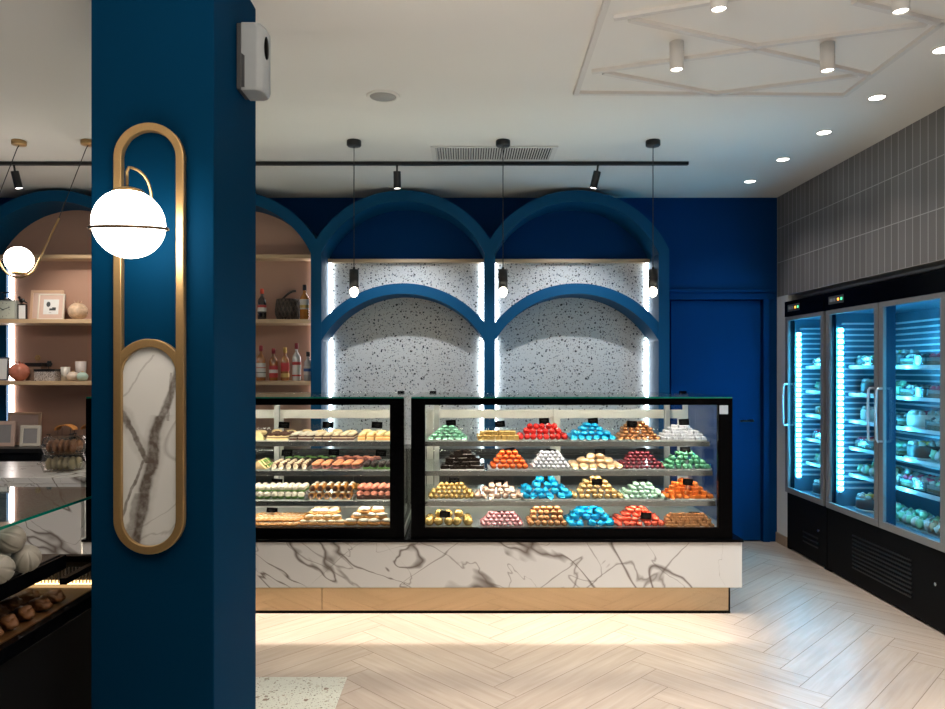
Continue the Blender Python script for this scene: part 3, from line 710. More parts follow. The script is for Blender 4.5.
pile(615, 664, 507, 3, 'chunk', salmon, 'salmon red foil chocolates on bottom deck', .04, top=.25, dims=(.042, .036, .028), jit=.3, tagpos=(646, 516, .06))
pile(664, 713, 512, 3, 'bar', hazel, 'small brown wafer bars, right end of bottom deck', .03, top=.7, dims=(.026, .022, .017), jit=.1, depth=4, tagpos=(694, 515, .12))

# pastries in the left case
choc = M('chocolate_sponge', '4a2616', .6, bump=.3); vanilla = M('whipped_cream', 'd8c6a8', .5, bump=.4); whitec = M('white_cream', 'cfc6b6', .5, bump=.5)
biscuit = M('golden_biscuit', 'c98f4e', .6, bump=.4); pale = M('pale_dough', 'e2c493', .6, bump=.3); berry = M('berry_topping', '8e4e4c', .35); salm = M('salmon_glaze', 'd98a60', .35)
lettuce = M('lettuce_green', '6a9a4a', .5, bump=.4); darkb = M('dark_truffle', '24120e', .35, bump=.2); goldr = M('toasted_roll', 'a9722c', .55, bump=.3); pinkc = M('pink_crumble', 'e08a72', .5, bump=.5); cheese = M('pale_cheese', 'ecd9a0', .5)
def proto(mb, mats, name, cat): 
    o = mb.build(name, mats); tag(o, 'x', cat); return Proto(o)
def pastry_rows(x0, x1, row, pr, w, nd, desc, d_=.05, layers=1, lh=.03, rotz=0., stag=0., jit=.06):
    zb, yf = row_base(row); xa, xb = X(x0, yf + .03), X(x1, yf + .03); n = max(1, round((xb - xa) / w)); ww = (xb - xa) / n
    for l in range(layers):
        for r_ in range(nd):
            if l < layers - 1 and 0 < r_ : continue
            for i in range(n - (l if stag else 0)):
                pr.place((xa + ww * (i + .5 + stag * l) + random.uniform(-jit, jit) * ww, yf + .035 + (r_ + l * .4) * d_ + random.uniform(-jit, jit) * d_, zb + .005 + l * lh), rotz + random.uniform(-.06, .06), desc, desc)
    tr = MB(); a, b2 = xa - .003, xb + .003; ya, yb = yf + .006, yf + .035 + nd * d_ + .01
    tr.box(a, b2, ya, yb, zb, zb + .0035).box(a, a + .003, ya, yb, zb, zb + .012).box(b2 - .003, b2, ya, yb, zb, zb + .012)
    tag(tr.build('serving_tray', m_tray, loc=((a + b2) / 2, (ya + yb) / 2, zb)), ('silver tray under the ' if len(desc.split()) < 13 else 'tray under ') + desc, 'tray')
def cake_slice(base, top, w=.05):
    mb = MB().box(-w / 2 + .003, w / 2 - .003, -.03, .03, 0, .012, 0).box(-w / 2 + .004, w / 2 - .004, -.029, .029, .012, .018, 1).box(-w / 2 + .003, w / 2 - .003, -.03, .03, .018, .026, 0)
    for q in range(3): mb.ell((0, -.02 + q * .02, .031), (.018, .012, .011), 9, 6, 1, amp=.4, seed=q)
    return mb
p_slice = proto(cake_slice(choc, vanilla), [choc, whitec], 'cake_slice', 'cake slice')
pastry_rows(290, 314, 0, p_slice, .052, 3, 'chocolate cake slices with white cream on the top shelf', .065)
p_slice2 = proto(cake_slice(choc, vanilla), [pale, choc], 'cake_slice', 'cake slice')
pastry_rows(268, 289, 0, p_slice2, .05, 3, 'pale sponge cake slices with chocolate cream on the top shelf', .065)
p_sl3 = proto(cake_slice(0, 0), [choc, vanilla], 'cake_slice', 'cake slice')
pastry_rows(315, 355, 0, p_sl3, .05, 3, 'dark cake slices with vanilla cream at the middle of the top shelf', .065)
p_sl4 = proto(cake_slice(0, 0), [biscuit, cheese], 'cake_slice', 'cake slice')
pastry_rows(357, 392, 0, p_sl4, .05, 3, 'golden cake slices with pale cream at the right end of the top shelf', .065)
p_wedge = proto(MB().add([(-.045, -.03, 0), (.045, -.03, 0), (.03, .04, 0), (-.045, -.03, .05), (.02, -.03, .055), (.0, .04, .05)], [(0, 2, 1), (3, 4, 5), (0, 1, 4, 3), (1, 2, 5, 4), (2, 0, 3, 5)]), [cheese], 'cheesecake_wedge', 'cake slice')
pastry_rows(250, 267, 0, p_wedge, .10, 1, 'pale wedge of cheesecake beside the pillar on the top shelf')
# rear rolls on the top shelf
p_roll = proto(MB().ell((0, 0, .02), (.045, .022, .02), 14, 8, amp=.15, seed=2), [pale], 'bread_roll', 'pastry')
for i in range(9):
    p_roll.place((X(262 + i * 15, 4.72), 4.68 + (i % 2) * .05, 1.022), .5 * (-1) ** i, 'pale finger rolls at the back of the top shelf', 'pale finger rolls at the back of the top shelf')
# row 2
def canno(m0=0, m1=1):
    mb = MB().cyl((0, -.03, .018), (0, .03, .018), .018, n=14, m=0)
    mb.ell((0, -.032, .019), (.016, .012, .016), 10, 6, 1, amp=.3); mb.ell((0, 0, .034), (.014, .03, .009), 10, 6, 1, amp=.4)
    return mb
p_can = proto(canno(), [choc, vanilla], 'chocolate_roll', 'pastry')
pastry_rows(271, 308, 1, p_can, .043, 3, 'chocolate rolls filled with cream on the second shelf', .07)
def sandwich_biscuit():
    mb = MB().ell((0, 0, .010), (.028, .032, .009), 16, 6, 0).ell((0, 0, .020), (.026, .030, .006), 16, 6, 1).ell((0, 0, .030), (.028, .032, .010), 16, 6, 2)
    return mb
p_bis = proto(sandwich_biscuit(), [berry, choc, salm], 'glazed_biscuit', 'biscuit')
pastry_rows(311, 361, 1, p_bis, .062, 3, 'salmon glazed biscuits with chocolate filling on the second shelf', .068)
p_truf = proto(MB().lathe([(.020, 0), (.025, .008), (.020, .010)], n=12, m=1).ell((0, 0, .022), .020, 12, 8, 0, amp=.1), [darkb, lettuce], 'truffle', 'chocolate')
pastry_rows(363, 392, 1, p_truf, .045, 3, 'dark truffles in green cups on the second shelf', .05)
def sand():
    mb = MB().add([(-.05, -.02, 0), (.05, -.02, 0), (.0, -.02, .05), (-.05, .015, 0), (.05, .015, 0), (0, .015, .05)], [(0, 1, 2), (5, 4, 3), (0, 3, 4, 1), (1, 4, 5, 2), (2, 5, 3, 0)], 0)
    mb.box(-.048, .048, .0155, .022, .002, .02, 1).ell((0, .02, .026), (.03, .006, .02), 9, 6, 1, amp=.6).ell((.01, .022, .012), (.03, .006, .01), 9, 6, 2, amp=.4); return mb
p_sand = proto(sand(), [pale, lettuce, berry], 'sandwich', 'sandwich')
pastry_rows(246, 270, 1, p_sand, .11, 4, 'triangular sandwiches with green salad beside the pillar', .045)
p_roll2 = proto(MB().ell((0, 0, .014), (.035, .02, .014), 12, 7, 0, amp=.2).ell((0, 0, .026), (.025, .012, .008), 9, 6, 1, amp=.4), [berry, pinkc], 'berry_tartlet', 'pastry')
for i in range(8):
    p_roll2.place((X(341 + i * 5, 4.72), 4.70 + (i % 2) * .05, .852), .3 * (-1) ** i, 'berry pink tartlets at the back of the second shelf', 'berry pink tartlets at the back of the second shelf')
p_roll3 = proto(MB().ell((0, 0, .014), (.035, .02, .014), 12, 7, 0, amp=.2).ell((0, 0, .026), (.025, .012, .008), 9, 6, 1, amp=.4), [darkb, lettuce], 'pistachio_pastry', 'pastry')
for i in range(8):
    p_roll3.place((X(290 + i * 6, 4.72), 4.70 + (i % 2) * .05, .852), .3 * (-1) ** i, 'dark pastries with green topping at the back of the second shelf', 'dark pastries with green topping at the back of the second shelf')
# row 3
p_cb = proto(MB().lathe([(.014, 0), (.022, .012), (.019, .014)], n=12, m=1).ell((0, 0, .024), (.021, .021, .018), 12, 8, 0, amp=.15), [whitec, lettuce], 'cream_puff', 'pastry')
pastry_rows(250, 305, 2, p_cb, .042, 3, 'white cream puffs in green cups on the third shelf', .046, layers=2, lh=.036, stag=.0)
def goldroll():
    return MB().cyl((0, -.032, .02), (0, .032, .02), .020, n=14, m=0).ell((0, -.032, .02), (.015, .006, .015), 10, 6, 1, amp=.4).ell((0, 0, .038), (.012, .03, .006), 9, 6, 2)
p_gr = proto(goldroll(), [goldr, choc, whitec], 'toasted_roll', 'pastry')
pastry_rows(309, 353, 2, p_gr, .046, 2, 'toasted filled rolls stacked two high on the third shelf', .075, layers=2, lh=.040)
p_pk = proto(MB().box(-.02, .02, -.02, .02, 0, .022, 0).ell((0, 0, .032), (.022, .022, .016), 10, 7, 1, amp=.5), [choc, pinkc], 'crumble_cube', 'pastry')
pastry_rows(357, 392, 2, p_pk, .038, 3, 'chocolate cubes with pink crumble on the third shelf', .042, layers=2, lh=.030)
p_nut = proto(MB().ell((0, 0, .016), (.028, .02, .016), 10, 7, 0, amp=.5), [goldr], 'nut_cluster', 'pastry')
for i in range(14):
    p_nut.place((X(338 + (i % 7) * 6.5, 4.66), 4.62 + (i // 7) * .05, .682 + .0), random.random(), 'brown nut clusters at the back of the third shelf', 'brown nut clusters at the back of the third shelf')
# row 4
p_fin = proto(MB().ell((0, 0, .011), (.016, .045, .011), 12, 8, 0, amp=.15).box(-.004, .004, -.03, .03, .019, .022, 1), [biscuit, whitec], 'finger_biscuit', 'biscuit')
pastry_rows(250, 299, 3, p_fin, .030, 3, 'golden finger biscuits laid at a slant on the bottom deck', .075, rotz=-.5, layers=2, lh=.020)
def shellc(s=1.0):
    mb = MB()
    mb.ell((0, 0, .013 * s), (.036 * s, .026 * s, .012 * s), 14, 7, 0, amp=.25, seed=4).ell((.004, 0, .027 * s), (.03 * s, .02 * s, .010 * s), 14, 7, 1, amp=.3, seed=6); return mb
p_sh = proto(shellc(), [biscuit, vanilla], 'cream_shell', 'pastry')
pastry_rows(299, 345, 3, p_sh, .056, 3, 'cream topped shell pastries on the bottom deck', .05, layers=3, lh=.027, stag=.5, jit=.1)
p_sh2 = proto(shellc(1.2), [goldr, whitec], 'meringue', 'pastry')
pastry_rows(346, 392, 3, p_sh2, .06, 3, 'large meringue pastries at the right end of the bottom deck', .055, layers=3, lh=.030, stag=.5, jit=.12)
for k, (px, py, Y, lb) in enumerate([(284, 425, 4.52, 'finger rolls on the top shelf, left one'), (328, 425, 4.52, 'finger rolls on the top shelf, middle one'), (377, 425, 4.52, 'golden cake slices'),
        (287, 453, 4.55, 'chocolate rolls'), (334, 452, 4.6, 'salmon glazed biscuits'), (381, 453, 4.55, 'dark truffles'),
        (272, 511, 4.42, 'finger biscuits'), (316, 513, 4.34, 'shell pastries'), (371, 515, 4.28, 'large meringue pastries'), (277, 482, 4.5, 'white cream puffs')]):
    price_tag(px, py, Y, 'small black price tag on the ' + lb, .05, w=.068, h=.040)

# ================================================================ COOLERS
XF = 2.622
def cooler(y0, y1, doors, label, handles, louvers, panel_y):
    c = thing('glass_door_cooler', label, 'refrigerator', (2.9, (y0 + y1) / 2, 0))
    XBk = 3.22
    bd = MB().box(XF, XBk, y0, y0 + .035, 0, 1.88).box(XF, XBk, y1 - .035, y1, 0, 1.88).box(XBk - .03, XBk, y0, y1, 0, 1.88).box(XF, XBk, y0, y1, 1.88, 1.995)
    bd.box(XF - .002, XBk, y0, y1, .015, .455)
    bd.build('body', m_black_matte, c)
    # liner
    ln = MB().box(3.08, 3.10, y0 + .036, y1 - .036, .456, 1.879).box(XF + .04, 3.08, y0 + .0355, y0 + .045, .456, 1.879).box(XF + .04, 3.08, y1 - .045, y1 - .0355, .456, 1.879).box(XF + .03, 3.08, y0 + .045, y1 - .045, .4555, .475).box(XF + .03, 3.08, y0 + .045, y1 - .045, 1.855, 1.8795)
    for i in range(30):          # shelf-rack ribs of the side and back liners
        z = .60 + i * .0405
        ln.box(XF + .078, 3.06, y1 - .065, y1 - .045, z, z + .012, 1); ln.box(XF + .12, 3.06, y0 + .045, y0 + .065, z, z + .012, 1)
        ln.box(3.062, 3.08, y0 + .06, y1 - .06, z, z + .012, 1)
    ln.build('liner', [m_liner, m_rib], c)
    hd = MB().box(XF - .025, XF, y0, y1, 1.877, 2.0).build('header', m_black, c, bevel=.002)
    pn = MB().box(XF - .0275, XF - .025, panel_y - .205, panel_y, 1.915, 1.970, 0).build('control_panel', m_plastic_dark, hd)
    o1 = MB().box(XF - .0285, XF - .0275, panel_y - .145, panel_y - .122, 1.934, 1.952).build('orange_light', m_orange_led, hd)
    o2 = MB().box(XF - .0285, XF - .0275, panel_y - .188, panel_y - .165, 1.934, 1.952).build('green_light', m_green_led, hd)
    MB().box(XF - .0285, XF - .0275, panel_y - .095, panel_y - .070, 1.932, 1.955).box(XF - .0285, XF - .0275, panel_y - .058, panel_y - .018, 1.932, 1.955).build('panel_buttons', m_plastic_grey, hd)
    # base panel louvers
    for (ya, yb, za, zb, n) in louvers:
        lv = MB()
        for i in range(n):
            z = za + (zb - za) * i / (n - 1)
            lv.box(XF - .0095, XF - .0025, ya, yb, z - .006, z + .004, 0, None)
        lv.build('louvers', m_blackm, c)
    MB().cyl((XF - .003, y0 + .12, .26), (XF - .007, y0 + .12, .26), .010, n=16).build('lock', m_steel, c)
    # doors
    for (da, db), hy in zip(doors, handles):
        za, zb = .462, 1.874; s = .043; t0, t1 = XF - .024, XF - .001
        fr = MB().box(t0, t1, da, db, za, za + s).box(t0, t1, da, db, zb - s * .7, zb).box(t0, t1, da, da + s, za + s, zb - s * .7).box(t0, t1, db - s, db, za + s, zb - s * .7)
        dr = fr.build('door', m_door_alu, c, bevel=.0015)
        MB().box(t0 + .008, t0 + .014, da + s - .004, db - s + .004, za + s - .004, zb - s * .7 + .004).build('glass_pane', m_glass_door, dr)
        hx = t0 - .035
        MB().tube([(t0, hy, 1.335), (hx + .008, hy, 1.335), (hx, hy, 1.322), (hx - .004, hy, 1.17), (hx, hy, 1.018), (hx + .008, hy, 1.005), (t0, hy, 1.005)], .0075, 10).build('handle', m_handle, dr)
    if len(doors) > 1:
        ym = (doors[0][1] + doors[1][0]) / 2
        MB().box(XF + .002, XF + .07, ym - .028, ym + .028, .456, 1.879).build('mullion', m_mull, c)
        for s_ in (1,): MB().box(XF + .071, XF + .080, ym - .008, ym + .008, .62, 1.76).build('led_strip', m_led_cyan, c)
    for ya, yb in ((y1 - .060, y1 - .046), (y0 + .046, y0 + .060)):
        ls = MB().box(XF + .056, XF + .076, min(ya, yb), max(ya, yb), .57, 1.755, 1)
        for i in range(29): ls.box(XF + .052, XF + .080, ya - .003, yb + .003, .588 + i * .0405, .612 + i * .0405, 0)
        ls.build('led_strip', [m_led_cyan, m_rib], c)
    for z in CZ[:-1]:
        sh = MB().box(XF + .125, 3.06, y0 + .06, y1 - .06, z - .006, z).build('shelf', m_shelf_glass, c)
        MB().box(XF + .119, XF + .125, y0 + .06, y1 - .06, z - .016, z + .006).build('shelf_rail', m_handle, sh)
    return c
CZ = [1.475, 1.28, 1.09, .90, .71, .4765]
CZ2 = CZ
cooler(5.215, 5.852, [(5.222, 5.845)], 'narrow single door black cooler next to the back wall, glowing blue', [5.80], [(5.33, 5.57, .13, .20, 3)], 5.79)
cooler(3.885, 5.205, [(3.895, 4.522), (4.532, 5.185)], 'wide double door black cooler glowing blue, right edge of the room', [4.485, 4.575], [(4.215, 4.86, .12, .335, 9)], 5.14)

# cakes in the coolers
clearp = GL('clear_plastic', (.88, .92, .93), .15, 1.5, 1.3)
cw = M('cake_cream', (.40, .37, .33), .5, bump=.3); ck = M('cake_sponge', (.30, .17, .09), .6, bump=.3); cr = M('cake_berries', (.50, .05, .09), .3, bump=.3); cd_ = M('cake_dark', (.05, .03, .025), .35); cy_ = M('cake_yellow', (.75, .5, .12), .5); cgn = M('cake_pistachio', (.25, .42, .25), .5, bump=.3)
def cake(kind, mt, seed):
    r = thing('boxed_cake', 'x', 'cake'); rnd = random.Random(seed)
    if kind == 'tray':
        MB().box(-.085, .085, -.10, .10, 0, .004).box(-.085, -.083, -.10, .10, 0, .05).box(.083, .085, -.10, .10, 0, .05).box(-.085, .085, -.10, -.098, 0, .05).box(-.085, .085, .098, .10, 0, .05).build('container', clearp, r)
        MB().box(-.08, .08, -.095, .095, .005, .024, 0).box(-.08, .08, -.095, .095, .024, .040, 1).build('sponge', [ck, cw], r, bevel=.003)
        tp = MB()
        for i in range(5):
            for j in range(4): tp.ell((-.06 + j * .04 + rnd.uniform(-.006, .006), -.075 + i * .0375, .047), (.017, .016, .014), 8, 6, rnd.randrange(2), amp=.5, seed=seed + i * 4 + j)
        tp.build('topping', mt, r)
    elif kind == 'round':
        MB().lathe([(.10, 0), (.102, .006), (.02, .007)], n=28).build('board', m_tray, r)
        MB().lathe([(.085, .008), (.088, .012), (.088, .060), (.080, .066), (.02, .068)], n=28).build('cake_body', mt[0], r)
        tp = MB()
        for i in range(10): tp.ell((.065 * math.cos(i * PI / 5), .065 * math.sin(i * PI / 5), .072), (.016, .016, .014), 8, 6, 0, amp=.4, seed=i)
        for i in range(6): tp.ell((rnd.uniform(-.03, .03), rnd.uniform(-.03, .03), .072), (.014, .014, .012), 8, 6, 1, amp=.4, seed=i)
        tp.build('topping', [cw, mt[1]], r)
    else:
        MB().box(-.08, .08, -.10, .10, 0, .004).build('board', m_tray, r)
        tp = MB()
        for i in range(5):
            for j in range(4): tp.ell((-.056 + j * .038, -.076 + i * .038, .026 + rnd.random() * .01), (.019, .019, .024), 9, 7, (i + j) % 2, amp=.5, seed=seed + i * 7 + j)
        for i in range(3): tp.ell((rnd.uniform(-.03, .03), -.04 + i * .04, .062), (.02, .02, .018), 9, 7, i % 2, amp=.5, seed=i)
        tp.build('small_cakes', mt, r)
    return Proto(r)
kinds = [(cake('tray', [cw, cr], 1), 'clear box of cream cake with red berries'), (cake('tray', [cw, cd_], 5), 'clear box of cream cake with dark topping'), (cake('round', [cw, cr], 2), 'round white cream cake'),
         (cake('heap', [cw, ck], 3), 'board of small brown and white cakes'), (cake('heap', [cgn, cw], 4), 'board of small green and white cakes'), (cake('round', [cd_, cy_], 6), 'round dark cake with cream rosettes'), (cake('tray', [cw, cgn], 8), 'clear box of cream cake with green topping')]
shn = ['top shelf', 'second shelf', 'third shelf', 'fourth shelf', 'fifth shelf', 'cooler floor']
pat = {'n': [0, 3, 2, 6, 3, 4], 'a': [5, 4, 1, 6, 3, 4], 'b': [0, 0, 1, 4, 6, 3], 'c': [2, 1, 6, 0, 3, 2]}
for si, z in enumerate(CZ):
    for key, ys, nm in (('n', [5.37, 5.635], 'narrow cooler'), ('a', [4.745, 5.01], 'wide cooler left door'), ('b', [4.215, 4.48], 'wide cooler right door')):
        for yi, y in enumerate(ys):
            for xi, x in enumerate((2.875,) if si < 5 else (2.84,)):
                k, lb = kinds[(pat[key][si] + yi) % 7]
                pos = '' if len(ys) == 1 else (', rear one' if yi == 1 else ', near one')
                k.place((x, y, z + .001), random.uniform(-.05, .05), '%s; %s, %s%s' % (lb, shn[si], nm, pos), 'boxed cakes in the coolers', (1.22, 1.22, 1.25))

# ================================================================ CEILING FITTINGS
# track light
tr = thing('track_light', 'long black track rail with spotlights under the ceiling', 'track light', (-1.2, 5.02, H))
TY = 5.02
MB().box(-3.95, X(688, TY), TY - .017, TY + .017, H - .022, H - .0005).build('rail', m_blackm, tr)
def spot(loc, target, power, angle, color=(1, .86, .7), blend=.4, size=.03, name='spot_light'):
    ld = bpy.data.lights.new(name, 'SPOT'); ld.energy = power; ld.spot_size = angle; ld.spot_blend = blend; ld.color = color; ld.shadow_soft_size = size
    o = bpy.data.objects.new(name, ld); COL.objects.link(o); o.location = loc
    o.rotation_euler = (Vector(target) - Vector(loc)).to_track_quat('-Z', 'Y').to_euler(); return o
for i, (px, tx, tlt) in enumerate(((14, -3.2, .15), (397, -.472, .0), (598, .924, -.22))):
    x = X(px, TY); dirv = Vector((tlt, .18, -1)).normalized(); top = Vector((x, TY, H - .045)); a = top + dirv * .02; b_ = a + dirv * .115
    hd = MB().cyl(a, b_, .026, n=24).build('spot_head', m_blackm, tr)
    MB().cyl((x, TY, H - .022), tuple(top + dirv * .03), .007, n=10).build('stem', m_blackm, hd)
    MB().cyl(b_ + dirv * .0003, b_ + dirv * .002, .019, n=20).build('lens', m_down, hd)
    spot(tuple(b_ + dirv * .01), (x + tlt * .5, 6.0, 1.4), 70, 1.35, (.86, .93, 1.0) if i else (1, .88, .74), .6)
# black pendants
PY = 4.55
def pendant_proto():
    r = thing('pendant_light', 'x', 'pendant light')
    MB().lathe([(.044, 0), (.046, -.004), (.046, -.030), (.040, -.036), (.004, -.037)], (0, 0, -.0005), 28).build('canopy', m_blackm, r)
    MB().cyl((0, 0, -.037), (0, 0, -.80), .0028, n=8).build('cord', m_blackm, r)
    n = 28; rad = .029; zt = -.815; vs = []
    vs += [(rad * math.cos(2 * PI * i / n), rad * math.sin(2 * PI * i / n), zt) for i in range(n)]
    vs += [(rad * math.cos(2 * PI * i / n), rad * math.sin(2 * PI * i / n), zt - .135 + .022 * math.sin(2 * PI * i / n)*-1) for i in range(n)]
    vs += [(rad * .93 * math.cos(2 * PI * i / n), rad * .93 * math.sin(2 * PI * i / n), zt - .134 + .022 * math.sin(2 * PI * i / n)*-1) for i in range(n)]
    vs += [(rad * .93 * math.cos(2 * PI * i / n), rad * .93 * math.sin(2 * PI * i / n), zt - .02) for i in range(n)]
    fs = [tuple(range(n))] + [(k * n + i, k * n + (i + 1) % n, (k + 1) * n + (i + 1) % n, (k + 1) * n + i) for k in range(3) for i in range(n)] + [tuple(3 * n + i for i in range(n))]
    MB().add(vs, fs, 0, True).cyl((0, 0, -.80), (0, 0, zt), .008, n=12).build('shade', m_blackm, r)
    MB().ell((0, 0, zt - .140), (.026, .026, .034), 20, 14).build('bulb', m_bulb, r)
    return Proto(r)
pp = pendant_proto()
for px, py, lb in ((354, 140, 'black cylinder pendant hanging in front of the left terrazzo arch'), (503, 140, 'black cylinder pendant hanging between the two terrazzo arches'), (653, 140, 'black cylinder pendant hanging nearest the navy door')):
    x = X(px, PY); pp.place((x, PY, H), .35 if px == 354 else (-.35 if px == 653 else 0), lb, 'black cylinder pendants over the case')
    spot((x, PY, H - 1.0), (x, PY, 0), 40, 2.1, (1, .86, .7), .5, .03)
# surface downlight cylinders
def can_proto():
    r = thing('ceiling_spotlight', 'x', 'ceiling light')
    MB().lathe([(.0305, -.0003), (.0305, -.122), (.027, -.123), (.026, -.112), (.004, -.110)], n=28).build('housing', m_moulding, r)
    MB().lathe([(.0255, -.1125), (.0255, -.1165), (.004, -.117)], n=24).build('lens', m_down, r)
    return Proto(r)
cp = can_proto()
for (x, y, lb) in ((.935, 3.18, 'white cylinder ceiling spotlight, farther left of the four'), (1.606, 3.19, 'white cylinder ceiling spotlight, farther right of the four'),
                   (.933, 2.645, 'white cylinder ceiling spotlight, left one at the top edge'), (1.61, 2.66, 'white cylinder ceiling spotlight, right one at the top edge')):
    cp.place((x, y, H), 0, lb, 'white cylinder ceiling spotlights')
    spot((x, y, H - .13), (x, y, 0), 45, 1.7, (1, .95, .90), .7)
def rec_proto():
    r = thing('recessed_downlight', 'x', 'ceiling light')
    MB().lathe([(.048, -.0003), (.046, -.005), (.040, -.006), (.038, -.002)], n=32).build('rim', m_ceil, r)
    MB().lathe([(.0375, -.0015), (.0375, -.0045), (.004, -.005)], n=32).build('lens', m_down, r)
    return Proto(r)
rp = rec_proto()
for i, (px, py) in enumerate(((750, 181), (783, 159), (824, 132), (877, 97), (943, 49))):
    y = YC(py); x = X(px, y)
    rp.place((x, y, H), 0, ['small recessed downlight closest to the back wall', 'second small recessed downlight from the back wall', 'third small recessed downlight from the back wall', 'fourth recessed downlight, near the moulding corner', 'recessed downlight cut by the right frame edge'][i], 'recessed downlights along the tiled wall')
    spot((x, y, H - .01), (x, y, 0), 24, 1.9, (1, .94, .88), .9)
# speaker
sx, sy = X(383, YC(96)), YC(96)
sp_ = thing('ceiling_speaker', 'round white speaker grille flush in the ceiling', 'speaker', (sx, sy, H))
MB().lathe([(.088, H - .0003), (.086, H - .006), (.072, H - .008), (.070, H - .003)], (sx, sy, 0), 40).build('rim', m_ceil, sp_)
MB().lathe([(.070, H - .001), (.070, H - .004), (.004, H - .006)], (sx, sy, 0), 36).build('grille', M('speaker_mesh', (.36, .35, .33), .7, bump=.6, bscale=900), sp_)
# vent
vy0, vy1 = YC(147), YC(159); vx0, vx1 = X(436, 4.8), X(551, 4.8)
vt = thing('ceiling_air_vent', 'long white slotted air vent in the ceiling', 'air vent', ((vx0 + vx1) / 2, 4.8, H))
MB().box(vx0 - .03, vx1 + .03, vy0 - .025, vy0, H - .008, H - .0003).box(vx0 - .03, vx1 + .03, vy1, vy1 + .025, H - .008, H - .0003).box(vx0 - .03, vx0, vy0, vy1, H - .008, H - .0003).box(vx1, vx1 + .03, vy0, vy1, H - .008, H - .0003).build('frame', m_moulding, vt)
sl = MB()
nv = 46
for i in range(nv):
    x = vx0 + (vx1 - vx0) * (i + .5) / nv; mt = Matrix.Translation((x, (vy0 + vy1) / 2, H - .006)) @ Matrix.Rotation(.5, 4, 'Y')
    sl.box(-.0035, .0035, -(vy1 - vy0) / 2, (vy1 - vy0) / 2, -.006, .006, 0, mt)
sl.build('slats', m_moulding, vt)
MB().box(vx0, vx1, vy0, vy1, H - .0012, H - .0004).build('dark_duct', m_black_matte, vt)

# globe loop pendants, left
def loop_pendant():
    r = thing('globe_pendant', 'x', 'pendant light')
    zc = Z(260, PY) - H; Rg = .083
    MB().ell((0, 0, zc), Rg, 36, 22).build('globe', m_globe, r)
    MB().lathe([(.004, zc - Rg - .012), (.045, zc - Rg - .006), (.040, zc - Rg + .006), (.004, zc - Rg + .008)], n=28).build('globe_cup', m_gold, r)
    rb = .120; a = math.radians(26)
    pts = []
    ex = X(59, PY) - X(19, PY); ez = Z(218, PY) - H
    # arc from -(90-a') ..., then straight to (ex, ez)
    arc = [( rb * math.sin(t), 0, zc - rb * math.cos(t) + .01) for t in [(-PI / 2 + .42) + (PI - .84) * i / 24 for i in range(25)]]
    pts = [(-ex, 0, ez)] + arc + [(ex, 0, ez)]
    MB().tube(pts, .006, 10).build('gold_loop', m_gold, r)
    for s in (-1, 1):
        cx = s * .436
        MB().tube([(s * ex, 0, ez), (cx - s * .012, 0, -.05), (cx, 0, -.03)], .0026, 8).build('wire', m_blackm, r)
        MB().lathe([(.040, -.0005), (.043, -.004), (.043, -.026), (.038, -.030), (.004, -.031)], (cx, s * .0, 0), 28).build('canopy', m_gold, r)
    return Proto(r)
lp = loop_pendant()
lp.place((X(19, PY), PY, H), 0, 'glowing globe pendant in a gold loop left of the pillar', 'globe pendants on gold loops')
lp.place((X(-50, PY), PY, H), 0, 'globe pendant in a gold loop, at the far left edge', 'globe pendants on gold loops')

# ================================================================ SHELF OBJECTS, left niche
YS = 5.86
def at(px, z, y=YS): return (X(px, y), y, z)
z1s, z2s, z3s = 1.853, 1.361, .827
m_clock = M('silver_clock', (.42, .44, .42), .35, .5); m_face = M('clock_face', (.50, .54, .48), .5); m_mat = M('pink_mount', (.62, .46, .40), .6); m_paper = M('print_paper', (.72, .74, .76), .6); m_ink = M('print_ink', (.05, .06, .07), .6)
m_white_frame = M('white_frame', (.66, .62, .55), .4); m_grey_print = M('grey_print', (.30, .29, .30), .6); m_cer_beige = M('beige_ceramic', (.55, .40, .28), .3, var=.6, scale=40, bump=.4); m_cer_coral = M('coral_ceramic', (.48, .17, .12), .25, var=.6, scale=20, bump=.2)
m_cer_white = M('white_ceramic', (.62, .52, .44), .3, var=.15, scale=40); m_cer_mint = M('mint_ceramic', (.38, .52, .47), .3); m_silver = M('silver_metal', (.6, .6, .6), .2, .9)
# clock
cx, cy_, cz = at(5, z1s, 5.80)
ck_ = thing('table_clock', 'square silver table clock on the upper oak shelf', 'clock', (cx, cy_, cz))
w = .105
MB().box(cx - w, cx + w, cy_ - .025, cy_ + .025, cz, cz + .155).build('case', m_clock, ck_, bevel=.004)
fc = MB().box(cx - w + .012, cx + w - .012, cy_ - .0275, cy_ - .025, cz + .010, cz + .145).build('face', m_face, ck_)
hm = MB()
for (ang, ln_, wd) in ((-1.0, .042, .003), (1.22, .060, .0025)):
    mt = Matrix.Translation((cx, cy_ - .029, cz + .078)) @ Matrix.Rotation(ang, 4, 'Y'); hm.box(-wd, wd, -.0006, .0006, -.008, ln_, 0, mt)
for i in range(12):
    mt = Matrix.Translation((cx, cy_ - .0282, cz + .078)) @ Matrix.Rotation(i * PI / 6, 4, 'Y'); hm.box(-.0015, .0015, -.0005, .0005, .052 if i % 3 else .048, .060, 0, mt)
hm.build('hands_and_ticks', m_ink, fc)
